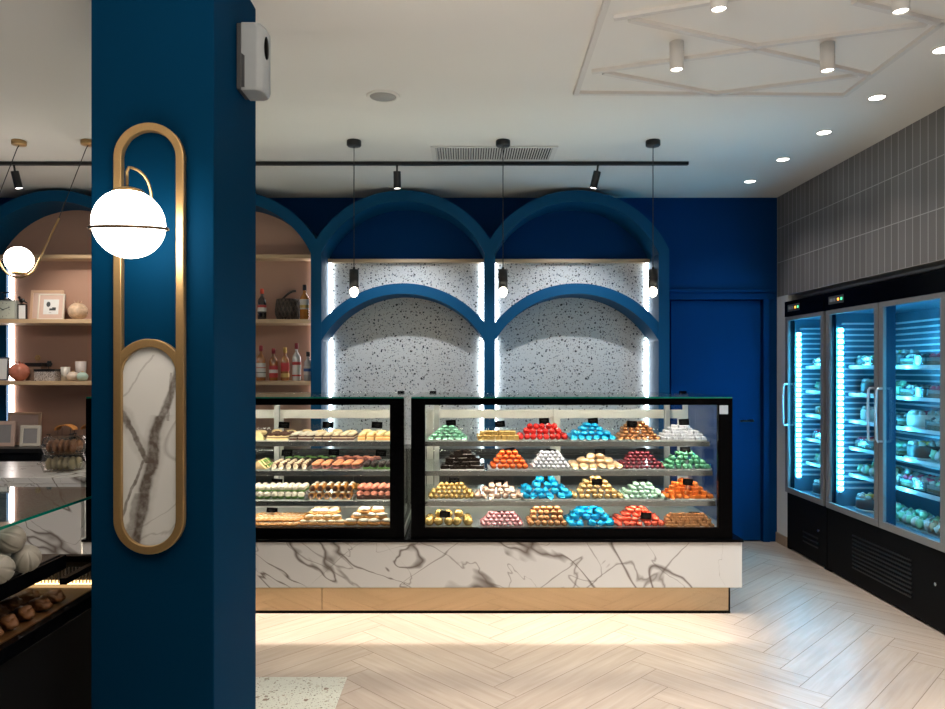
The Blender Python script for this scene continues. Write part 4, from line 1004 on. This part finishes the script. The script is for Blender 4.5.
# wire stand box on the clock
sx0, _, _ = at(5, 0, 5.80); zt = z1s + .156
gb = MB()
for a, b_ in (((-.04, -.02, 0), (.04, -.02, 0)), ((.04, -.02, 0), (.04, .02, 0)), ((.04, .02, 0), (-.04, .02, 0)), ((-.04, .02, 0), (-.04, -.02, 0)), ((-.04, -.02, .06), (.04, -.02, .06)), ((.04, -.02, .06), (.04, .02, .06)), ((.04, .02, .06), (-.04, .02, .06)), ((-.04, .02, .06), (-.04, -.02, .06)), ((-.04, -.02, 0), (-.04, -.02, .06)), ((.04, -.02, 0), (.04, -.02, .06)), ((.04, .02, 0), (.04, .02, .06)), ((-.04, .02, 0), (-.04, .02, .06))):
    gb.cyl((sx0 + a[0] + .02, 5.80 + a[1], zt + .003 + a[2]), (sx0 + b_[0] + .02, 5.80 + b_[1], zt + .003 + b_[2]), .0022, n=6)
wt = thing('glass_trinket_box', 'small wire framed glass box standing on the silver clock', 'box', (sx0 + .02, 5.80, zt + .001))
gb.build('wire_frame', m_blackm, wt); MB().ell((sx0 + .01, 5.80, zt + .012), (.016, .012, .009), 12, 8, amp=.2).ell((sx0 + .035, 5.80, zt + .012), (.012, .012, .009), 12, 8, amp=.2).build('contents', m_silver, wt)
def picture(loc, w, h, mats, label, lean=.10, bord=.022, mount=.0, marks=False, rotz=0, name='picture_frame'):
    r = thing(name, label, 'picture frame', (0, 0, 0))
    fm = MB().box(-w / 2, w / 2, -.009, .009, 0, bord).box(-w / 2, w / 2, -.009, .009, h - bord, h).box(-w / 2, -w / 2 + bord, -.009, .009, bord, h - bord).box(w / 2 - bord, w / 2, -.009, .009, bord, h - bord)
    fo = fm.build('frame', mats[0], r, bevel=.002)
    if mount:
        MB().box(-w / 2 + bord, w / 2 - bord, -.004, .004, bord, h - bord).build('mount', mats[1], r)
    b2 = bord + mount
    pr = MB().box(-w / 2 + b2, w / 2 - b2, -.0055, .0035, b2, h - b2).build('print', mats[2], r)
    if marks:
        MB().ell((-.022, -.006, h * .60), (.017, .0008, .022), 12, 6).box(-.012, .02, -.0065, -.0055, h * .36, h * .44).box(.01, .04, -.0065, -.0055, h * .36, h * .48).box(-.015, .005, -.0065, -.0055, h * .27, h * .28).build('print_marks', m_ink, pr)
    MB().box(-.02, .02, .010, .012, .01, h * .7).build('back_strut', m_blackm, r)
    r.rotation_euler = (-lean, 0, rotz); r.location = (loc[0], loc[1], loc[2] + .009 * math.sin(lean)); return r
picture(at(22.5, z1s, 5.80), .072, .125, [m_blackm, m_mat, m_paper], 'small black framed picture under the black bird figurine', 0, .008)
bx, by, bz = at(22, z1s + .126, 5.80)
bird = MB().ell((bx, by, bz + .028), (.024, .014, .018), 14, 9, amp=.1).ell((bx - .022, by, bz + .052), (.010, .009, .012), 10, 8).cyl((bx - .016, by, bz + .034), (bx - .022, by, bz + .052), .009, .006, n=10).cyl((bx - .030, by, bz + .053), (bx - .042, by, bz + .050), .003, .0005, n=8).cyl((bx + .015, by, bz + .024), (bx + .045, by, bz + .006), .009, .003, n=8).cyl((bx, by, bz + .001), (bx, by, bz + .016), .003, n=8).lathe([(.016, 0), (.016, .003), (.004, .004)], (bx, by, bz), 16)
tag(bird.build('bird_figurine', m_blackm, loc=(bx, by, bz)), 'small black bird figurine perched on the black framed picture', 'figurine')
picture(at(46, z1s, 5.95), .27, .255, [m_frame_wood, m_frame_wood, m_mat], 'larger wooden picture frame standing behind the white framed print', .10, .022)
picture(at(50.5, z1s, 5.85), .215, .215, [m_white_frame, m_mat, m_paper], 'white framed print with pink mount on the upper oak shelf', .12, .012, .034, True)
def pomegranate(loc, r, mat, label, name='ceramic_pomegranate'):
    t = thing(name, label, 'ornament', loc)
    x, y, z = loc
    fn = lambda a, zz: 1 + .045 * math.cos(6 * a)
    pf = [(r * .35, 0)] + [(r * math.sin(p_) * 1.0 if p_ < PI else .01, r * .92 - r * .92 * math.cos(p_)) for p_ in [PI * (.14 + .78 * i / 12) for i in range(13)]]
    MB().lathe(pf, loc, 30, fn=fn).build('body', mat, t)
    cr_ = MB()
    for i in range(6):
        a = i * PI / 3; zt = z + r * 1.78
        cr_.add([(x + .3 * r * math.cos(a - .45), y + .3 * r * math.sin(a - .45), zt), (x + .3 * r * math.cos(a + .45), y + .3 * r * math.sin(a + .45), zt), (x + .48 * r * math.cos(a), y + .48 * r * math.sin(a), zt + r * .34), (x + .2 * r * math.cos(a), y + .2 * r * math.sin(a), zt)], [(0, 1, 2), (1, 3, 2), (3, 0, 2), (0, 3, 1)])
    cr_.build('crown', mat, t); return t
pomegranate(at(78, z1s, 5.84), .076, m_cer_beige, 'beige ceramic pomegranate on the upper oak shelf')
pomegranate(at(19.5, z2s, 5.84), .078, m_cer_coral, 'coral red ceramic pomegranate on the lower oak shelf')
picture(at(1, z2s, 5.80), .12, .19, [m_silver, m_mat, m_paper], 'silver picture frame beside the coral pomegranate', .08, .012)
def lid_box(loc, w, d_, h, mats, label, deco):
    x, y, z = loc; t = thing('trinket_box', label, 'box', loc)
    MB().box(x - w / 2, x + w / 2, y - d_ / 2, y + d_ / 2, z, z + h * .8).build('body', mats[0], t, bevel=.003)
    ld = MB().box(x - w / 2 - .003, x + w / 2 + .003, y - d_ / 2 - .003, y + d_ / 2 + .003, z + h * .8, z + h).build('lid', mats[1], t, bevel=.002)
    if deco:
        fl = MB().cyl((x, y, z + h), (x + .01, y, z + h + .03), .0025, n=6)
        for i in range(6):
            a = i * PI / 3; fl.ell((x + .01 + .016 * math.cos(a), y, z + h + .042 + .016 * math.sin(a)), (.011, .005, .011), 8, 6)
        fl.ell((x + .01, y - .004, z + h + .042), .007, 8, 6); fl.build('flower_knob', m_gold if deco == 1 else m_blackm, ld)
    return t
def mat_pattern():
    m, nt, out = newmat('patterned_bone_inlay'); p = N(nt, 'ShaderNodeBsdfPrincipled'); L(nt, p.outputs[0], out.inputs[0])
    tc = N(nt, 'ShaderNodeTexCoord'); wv = N(nt, 'ShaderNodeTexWave', wave_type='BANDS', bands_direction='Z'); wv.inputs['Scale'].default_value = 9; wv.inputs['Distortion'].default_value = 14; wv.inputs['Detail'].default_value = 0; wv.inputs['Detail Scale'].default_value = 9
    L(nt, tc.outputs['Object'], wv.inputs[0]); r_ = N(nt, 'ShaderNodeValToRGB'); r_.color_ramp.elements[0].color = (.08, .05, .05, 1); r_.color_ramp.elements[1].color = (.6, .55, .52, 1); r_.color_ramp.elements[0].position = .35; r_.color_ramp.elements[1].position = .5
    L(nt, wv.outputs[0], r_.inputs[0]); L(nt, r_.outputs[0], p.inputs['Base Color']); return m
m_pat = mat_pattern()
lid_box(at(36.5, z2s, 5.93), .13, .09, .145, [M('woven_brown', (.17, .11, .08), .6, var=.5, scale=120, bump=.5), m_blackm], 'tall brown woven box with a black lid on the lower oak shelf', 1)
lid_box(at(48, z2s, 5.81), .165, .10, .095, [m_pat, m_blackm], 'low patterned white box with a black lid and flower knob', 2)
def tumbler(loc, r, h, label, mat):
    t = MB().lathe([(r * .85, 0), (r, h), (r * .92, h), (r * .78, .008), (.004, .008)], loc, 24)
    return tag(t.build('glass_tumbler', mat, loc=loc), label, 'glass')
frost = M('frosted_glass', (.52, .50, .46), .25, var=.05); frost2 = M('frosted_violet_glass', (.50, .46, .45), .25, var=.05)
tumbler(at(65.5, z2s, 5.84), .036, .112, 'pale frosted tumbler left of the round ceramic jars', frost)
tumbler(at(81, z2s + .0, 5.95), .043, .158, 'taller pale glass tumbler behind the mint ceramic jar', frost2)
def jar(loc, r, mat, label):
    t = thing('ceramic_jar', label, 'jar', loc)
    MB().lathe([(r * .5, 0), (r * .85, r * .25), (r, r * .75), (r * .92, r * 1.15), (r * .6, r * 1.5), (r * .2, r * 1.62)], loc, 26).build('body', mat, t)
    MB().lathe([(r * .3, r * 1.58), (r * .22, r * 1.72), (r * .04, r * 1.8)], loc, 16).build('stopper', m_gold, t)
jar(at(73, z2s, 5.80), .046, m_cer_white, 'round speckled white ceramic jar on the lower oak shelf')
jar(at(82.5, z2s, 5.80), .043, m_cer_mint, 'round pale mint ceramic jar at the right end of the shelf')
picture(at(24, z3s, 5.97), .275, .27, [m_frame_wood, m_mat, m_mat], 'large wooden picture frame at the back of the black counter', .06, .022, .03)
picture(at(2, z3s, 5.84), .20, .205, [m_mat, m_mat, m_grey_print], 'small pink framed picture at the left edge of the black counter', .10, .03)
picture(at(30, z3s, 5.84), .165, .17, [m_white_frame, m_mat, m_grey_print], 'small cream framed picture leaning on the large wooden frame', .10, .026)
# model rickshaws
def rickshaw(loc, label, s=1.0, rotz=0):
    t = thing('model_rickshaw', label, 'model vehicle', (0, 0, 0))
    for wx, wy, wr in ((-.105, 0, .034), (.05, -.035, .034), (.05, .035, .034)):
        w_ = MB().tube([(wx + wr * math.cos(2 * PI * i / 24), wy, wr + .003 + wr * math.sin(2 * PI * i / 24)) for i in range(24)], .003, 6, closed=True)
        for i in range(6): w_.cyl((wx, wy, wr + .003), (wx + wr * math.cos(i * PI / 3), wy, wr + .003 + wr * math.sin(i * PI / 3)), .0012, n=5)
        w_.build('wheel', m_blackm, t)
    MB().tube([(-.105, 0, .037), (-.085, 0, .085), (-.08, 0, .10)], .003, 6).tube([(-.085, 0, .08), (-.03, 0, .05), (.05, 0, .045)], .003, 6).tube([(-.095, -.025, .10), (-.08, 0, .10), (-.095, .025, .10)], .003, 6).cyl((.05, -.035, .037), (.05, .035, .037), .003, n=6).build('frame', m_blackm, t)
    MB().box(.0, .10, -.03, .03, .045, .062).box(.085, .10, -.03, .03, .062, .105).build('seat', m_blackm, t, bevel=.003)
    MB().cyl((0, -.03, .06), (0, -.03, .15), .002, n=6).cyl((0, .03, .06), (0, .03, .15), .002, n=6).cyl((.1, -.03, .1), (.1, -.03, .15), .002, n=6).cyl((.1, .03, .1), (.1, .03, .15), .002, n=6).build('canopy_posts', m_blackm, t)
    MB().strip([(.05 + .075 * math.cos(a), .135 + .045 * math.sin(a)) for a in [PI * i / 14 for i in range(15)]], [(.05 + .070 * math.cos(a), .133 + .040 * math.sin(a)) for a in [PI * i / 14 for i in range(15)]], -.04, .04).build('canopy', CAN, t)
    t.location = loc; t.rotation_euler.z = rotz; t.scale = (s, s, s); return t
def mat_checker():
    m, nt, out = newmat('orange_check_canopy'); p = N(nt, 'ShaderNodeBsdfPrincipled'); L(nt, p.outputs[0], out.inputs[0])
    tc = N(nt, 'ShaderNodeTexCoord'); ch = N(nt, 'ShaderNodeTexChecker'); ch.inputs['Scale'].default_value = 110; ch.inputs[1].default_value = (.62, .20, .04, 1); ch.inputs[2].default_value = (.75, .42, .14, 1)
    L(nt, tc.outputs['Object'], ch.inputs[0]); L(nt, ch.outputs[0], p.inputs['Base Color']); return m
CAN = mat_checker()
rickshaw((X(60, 5.84), 5.84, z3s), 'black model rickshaw with an orange checked canopy', 1.0)
rickshaw((X(84, 5.90), 5.93, z3s), 'second model rickshaw, half hidden by the pillar', 1.0)

# plastic cake boxes on the desk
DZ = .8355
def plastic_box(loc, label, mat_c, h=.105, r=.115):
    t = thing('plastic_cake_box', label, 'cake box', loc); x, y, z = loc
    def sq(a, z_, k=1.0): return None
    n = 40
    def sup(rr, zz): 
        out_ = []
        for i in range(n):
            a = 2 * PI * i / n; c_, s_ = math.cos(a), math.sin(a); q = (abs(c_) ** 4 + abs(s_) ** 4) ** (-.25); rib = 1 + .012 * (i % 2)
            out_.append((x + rr * q * c_ * rib, y + rr * q * s_ * rib, z + zz))
        return out_
    lv = [(r * .82, .001), (r * .95, h * .45), (r * 1.08, h * .47), (r * 1.08, h * .50), (r * .95, h * .52), (r * .84, h * .97), (r * .7, h)]
    vs = [p_ for rr, zz in lv for p_ in sup(rr, zz)]
    fs = [(i * n + j, i * n + (j + 1) % n, (i + 1) * n + (j + 1) % n, (i + 1) * n + j) for i in range(len(lv) - 1) for j in range(n)] + [tuple(range(n))[::-1], tuple((len(lv) - 1) * n + j for j in range(n))]
    MB().add(vs, fs, 0, True).build('clear_shell', GLP, t)
    ck2 = MB()
    for i in range(5):
        for j in range(2): ck2.ell((x - .07 + i * .035, y - .035 + j * .07, z + h * .42), (.019, .034, h * .34), 12, 8, 0, amp=.15, seed=i)
    ck2.build('cakes', mat_c, t)
GLP = GL('clear_box_plastic', (.90, .89, .86), .12, 1.45, 1.0)
bxx, byy = X(64, 4.42), 4.42
plastic_box((bxx, byy, DZ), 'clear plastic box of pale pastries on the marble desk, lower of two', M('pale_pastry', (.38, .33, .22), .6, bump=.4))
plastic_box((bxx + .005, byy, DZ + .106), 'clear plastic box of brown cakes, stacked on the other box', M('brown_cake', (.22, .09, .04), .6, bump=.4))

# right rose niche: bottles and basket
def bottle(loc, r, h, glass, cap, lab, label, bands=(), neck=.30, sh=.62, nr=.012):
    t = thing('liquor_bottle', label, 'bottle', loc); hb = h * sh; z = loc[2]
    MB().lathe([(r * .92, 0), (r, .006), (r, hb), (r * .85, hb + h * .05), (nr * 1.3, hb + h * .12), (nr, hb + h * .16), (nr, h * .97), (nr * .9, h * .975)], loc, 28).build('bottle_glass', glass, t)
    MB().lathe([(nr * 1.25, h * .84), (nr * 1.25, h), (nr * 1.1, h * 1.004), (.002, h * 1.005)], loc, 20).build('cap', cap, t)
    z0_, z1_, lm = lab
    lb_ = MB().lathe([(r * 1.012, h * z0_), (r * 1.015, h * z0_ + .001), (r * 1.015, h * z1_), (r * 1.012, h * z1_ + .001)], loc, 28).build('paper_label', lm, t)
    for (b0, b1, bm_) in bands:
        MB().lathe([(r * 1.02, h * b0), (r * 1.022, h * b0 + .0005), (r * 1.022, h * b1), (r * 1.02, h * b1 + .0005)], loc, 28).build('label_band', bm_, lb_)
    return t
g_amber = M('amber_spirit', (.30, .11, .03), .08, coat=1); g_dark = M('dark_wine_glass', (.012, .006, .008), .06, coat=1); g_clear = M('clear_spirit', (.50, .50, .50), .06, coat=1, var=.02); g_gold = M('golden_spirit', (.50, .19, .03), .08, coat=1)
l_white = M('white_paper_label', (.60, .58, .55), .6); l_red = M('red_paper_label', (.42, .03, .03), .5); l_orange = M('orange_cap', (.62, .07, .03), .4); l_goldp = M('gold_cap', (.55, .38, .12), .35, .6); l_blue = M('blue_paper_label', (.04, .12, .36), .5); l_black = M('black_paper_label', (.02, .02, .02), .5); l_dkred = M('dark_red_cap', (.28, .02, .03), .4)
YBo = 5.86
bottle(at(262, z1s, YBo), .035, .255, g_dark, l_orange, (.22, .48, l_white), 'dark vermouth bottle with a bright red cap', [(.40, .48, l_red), (.22, .27, l_black)])
bottle(at(304.5, z1s, YBo - .02), .036, .285, g_gold, l_black, (.30, .58, l_white), 'golden whisky bottle with a black cap beside the black basket', [(.34, .42, l_goldp)])
bottle(at(261, z2s, YBo), .037, .285, g_amber, l_dkred, (.10, .50, l_white), 'amber whisky bottle with a large white label, next to the pillar', [(.22, .24, l_black), (.36, .38, l_red)])
bottle(at(273.5, z2s, YBo), .035, .262, g_amber, l_dkred, (.10, .46, l_red), 'amber whisky bottle with a red label', [(.24, .34, l_white)])
bottle(at(285, z2s, YBo), .034, .270, g_amber, l_goldp, (.28, .54, l_red), 'amber whisky bottle with a gold cap', [(.10, .22, l_goldp)])
bottle(at(296.5, z2s, YBo), .035, .305, g_clear, l_dkred, (.12, .50, l_white), 'tall clear spirit bottle with a red cap', [(.42, .50, l_red), (.12, .16, l_red)])
bottle(at(308, z2s, YBo), .034, .235, g_clear, l_black, (.20, .50, l_white), 'clear spirit bottle with a blue label, at the niche edge', [(.32, .42, l_blue)])
bkx, bky, bkz = at(288, z1s, 5.90)
bk = thing('wicker_basket', 'round black wicker basket with a slanted handle', 'basket', (bkx, bky, bkz))
def weave():
    m = M('black_wicker', (.02, .014, .011), .4, var=.6, scale=60, bump=1.0, bscale=70); return m
mw = weave()
wb = MB().lathe([(.07, 0), (.092, .03), (.098, .07), (.090, .125), (.084, .145), (.078, .145), (.084, .12), (.05, .02)], (bkx, bky, bkz), 32)
for k in range(18):
    a0 = 2 * PI * k / 18
    for s in (-1, 1):
        pts = []
        for i in range(9):
            t = i / 8; a = a0 + s * .7 * t; rr = [.074, .089, .096, .100, .100, .098, .095, .091, .087][i]; pts.append((bkx + rr * math.cos(a), bky + rr * math.sin(a), bkz + .004 + .138 * t))
        wb.tube([(p[0], p[1], p[2]) for p in pts], .0055, 5, 1)
wb.build('basket_body', [mw, M('brown_black_wicker', (.07, .05, .038), .35, var=.4, scale=80, bump=.4)], bk)
MB().tube([(bkx - .04, bky - .02, bkz + .145)] + [(bkx - .04 + .11 * t, bky - .02, bkz + .145 + .055 * math.sin(t * PI * .55)) for t in [i / 8 for i in range(1, 9)]], .008, 8).build('handle', mw, bk)

# ================================================================ FOREGROUND COUNTER, left
fc_ = thing('foreground_display_counter', 'dark low display counter with glass top, left foreground', 'display counter', (-1.9, 1.9, 0))
GX = -1.34; xl_ = -2.75; yb0, yb1 = 1.0, 2.43
MB().box(xl_, GX - .03, yb0, 2.73, 0, .60).build('cabinet_body', m_black_matte, fc_)
MB().box(xl_, GX, yb0 - .01, 2.75, .60, .645).build('ledge', m_black, fc_, bevel=.003)
MB().box(xl_, GX - .005, yb0, yb1, .785, .832).box(xl_, GX - .005, 2.715, 2.75, .730, .752).box(GX - .03, GX - .005, yb1, 2.72, .730, .752).box(GX - .02, GX - .005, 2.73, 2.75, .645, .73).build('shelf_rail', m_black, fc_, bevel=.002)
MB().box(xl_, GX - .02, yb0 + .01, yb1 - .01, .8325, .836).build('shelf_surface', M('smoked_shelf', (.05, .045, .045), .12, var=.1), fc_)
MB().box(GX - .010, GX - .002, yb0, 2.05, .646, .784).build('side_glass', GL('green_glass', (.6, .85, .78), 0, 1.5), fc_)
MB().box(GX - .010, GX - .002, 2.05, 2.055, .646, .784).build('glass_edge', m_green_edge, fc_)
tg2 = MB().box(xl_, GX, yb0, 2.78, .996, 1.003).build('top_glass', GL('thick_top_glass', (.80, .88, .85), 0, 1.6, 1.3), fc_)
MB().box(GX + .0002, GX + .003, yb0, 2.782, .995, 1.004).build('glass_edge', m_green_edge, tg2)
for y in (1.15, 2.36): MB().cyl((GX - .25, y, .836), (GX - .25, y, .995), .008, n=12).build('glass_post', m_steel, fc_)
MB().box(xl_, GX - .012, 2.735, 2.748, .646, .730).build('inner_wall', m_black_matte, fc_)
gr = MB()
for i in range(34): gr.box(-1.80 + i * .0130, -1.795 + i * .0130, 2.700, 2.712, .655, .715)
gr.build('heater_comb', m_steel, fc_)
MB().box(-1.80, -1.36, 2.714, 2.722, .6465, .660).build('heater_strip', EM('warm_heater_strip', (1, .6, .25), 6), fc_)
m_amb = M('amber_tray', (.10, .045, .015), .3)
tt = MB().box(-2.6, GX - .03, 1.2, 2.66, .6455, .650)
tag(tt.build('pastry_tray', m_amb, loc=(-1.9, 1.9, .6455)), 'amber tray of pastries inside the dark foreground counter', 'tray')
p_cr = proto(MB().ell((0, 0, .020), (.042, .024, .020), 14, 8, 0, amp=.5, seed=2).ell((.0, .0, .028), (.022, .024, .018), 12, 8, 0, amp=.5, seed=5), [M('baked_crust', (.20, .08, .025), .55, bump=.5)], 'baked_bun', 'pastry')
for i in range(7):
    for j in range(6):
        p_cr.place((-1.42 - j * .095, 1.98 + i * .085, .6505), random.uniform(-.6, .6), 'brown baked buns in rows inside the dark foreground counter', 'brown baked buns inside the dark foreground counter')
# ribbed white balls
def ribball(loc, r, label, tilt):
    mb = MB().lathe([(r * max(.02, math.sin(p_)), r * (1 - math.cos(p_)) - r) for p_ in [PI * i / 18 for i in range(19)]], (0, 0, 0), 64, fn=lambda a, z: 1 - .13 * max(0, 1 - abs(math.sin(3.5 * a)) * 4.5))
    mt = Matrix.Rotation(tilt[0], 3, 'X') @ Matrix.Rotation(tilt[1], 3, 'Y')
    mb.v = [tuple(mt @ Vector(q)) for q in mb.v]
    o = mb.build('ribbed_meringue', m_mer); o.location = (loc[0], loc[1], loc[2] + r * 1.035); tag(o, label, 'meringue'); return o
bk.scale = (1, 1, 1.2)
m_mer = M('cream_meringue', (.26, .24, .205), .5, var=.12, scale=20)
fY = 2.13
ribball((X(26, 2.20), 2.20, .836), .042, 'ribbed white round meringue at the right of the heap', (.6, .4))
ribball((X(3, 2.10), 2.08, .836), .042, 'ribbed white round meringue at the front of the heap', (1.2, .2))
ribball((X(7, 2.24), 2.245, .836), .042, 'ribbed white round meringue at the back of the heap', (.2, 1.0))
ribball((X(11, 2.17), 2.165, .902), .043, 'ribbed white round meringue on top of the heap', (.9, -.5))

# ================================================================ ADDED FILL LIGHTS, out of view, without fixtures
def area(loc, size, power, color, rot=(0, 0, 0), sy=None):
    ld = bpy.data.lights.new('fill_light', 'AREA'); ld.energy = power; ld.color = color; ld.size = size
    if sy: ld.shape = 'RECTANGLE'; ld.size_y = sy
    o = bpy.data.objects.new('fill_light', ld); COL.objects.link(o); o.location = loc; o.rotation_euler = rot; return o
for x, y, p in ((.5, 2.38, 19), (1.9, 2.38, 15), (1.0, .6, 6), (-3.0, 2.3, 20)):  # added downward fill for the floor and counter, no lamp stands here
    a_ = area((x, y, 2.86), .4, p, (1, .92, .84)); a_.data.spread = 1.9

for x, y, p, c_ in ((-.1, .9, 62, (1, .91, .80)), (2.0, .5, 20, (.84, .93, 1)), (-2.9, .9, 26, (1, .91, .80))):  # added unseen uplights, only there to brighten the ceiling
    a_ = area((x, y, 2.15), .5, p, c_, (PI, 0, 0))

w = bpy.data.worlds.new('World'); sc.world = w; w.use_nodes = True
w.node_tree.nodes['Background'].inputs[0].default_value = (.02, .025, .03, 1)

# ================================================================ CAMERA
cam = bpy.data.cameras.new('camera'); co = bpy.data.objects.new('camera', cam); COL.objects.link(co)
co.location = (0, 0, EY); co.rotation_euler = (PI / 2, 0, 0)
cam.sensor_width = 36; cam.lens = F / 945 * 36; cam.shift_x = (472.5 - CX) / 945; cam.shift_y = (CY - 354.5) / 945
cam.clip_start = .05; cam.clip_end = 50
sc.camera = co
sc.view_settings.view_transform = 'Standard'; sc.view_settings.look = 'None'; sc.view_settings.gamma = 1; sc.view_settings.use_curve_mapping = False
sc.view_settings.exposure = 0
cy = sc.cycles
cy.use_denoising = True; cy.max_bounces = 9; cy.diffuse_bounces = 4; cy.glossy_bounces = 4; cy.transparent_max_bounces = 24; cy.sample_clamp_indirect = 6; cy.caustics_reflective = False; cy.caustics_refractive = False
cy.use_light_tree = True
print('pieces', total, 'objects', len(bpy.data.objects))
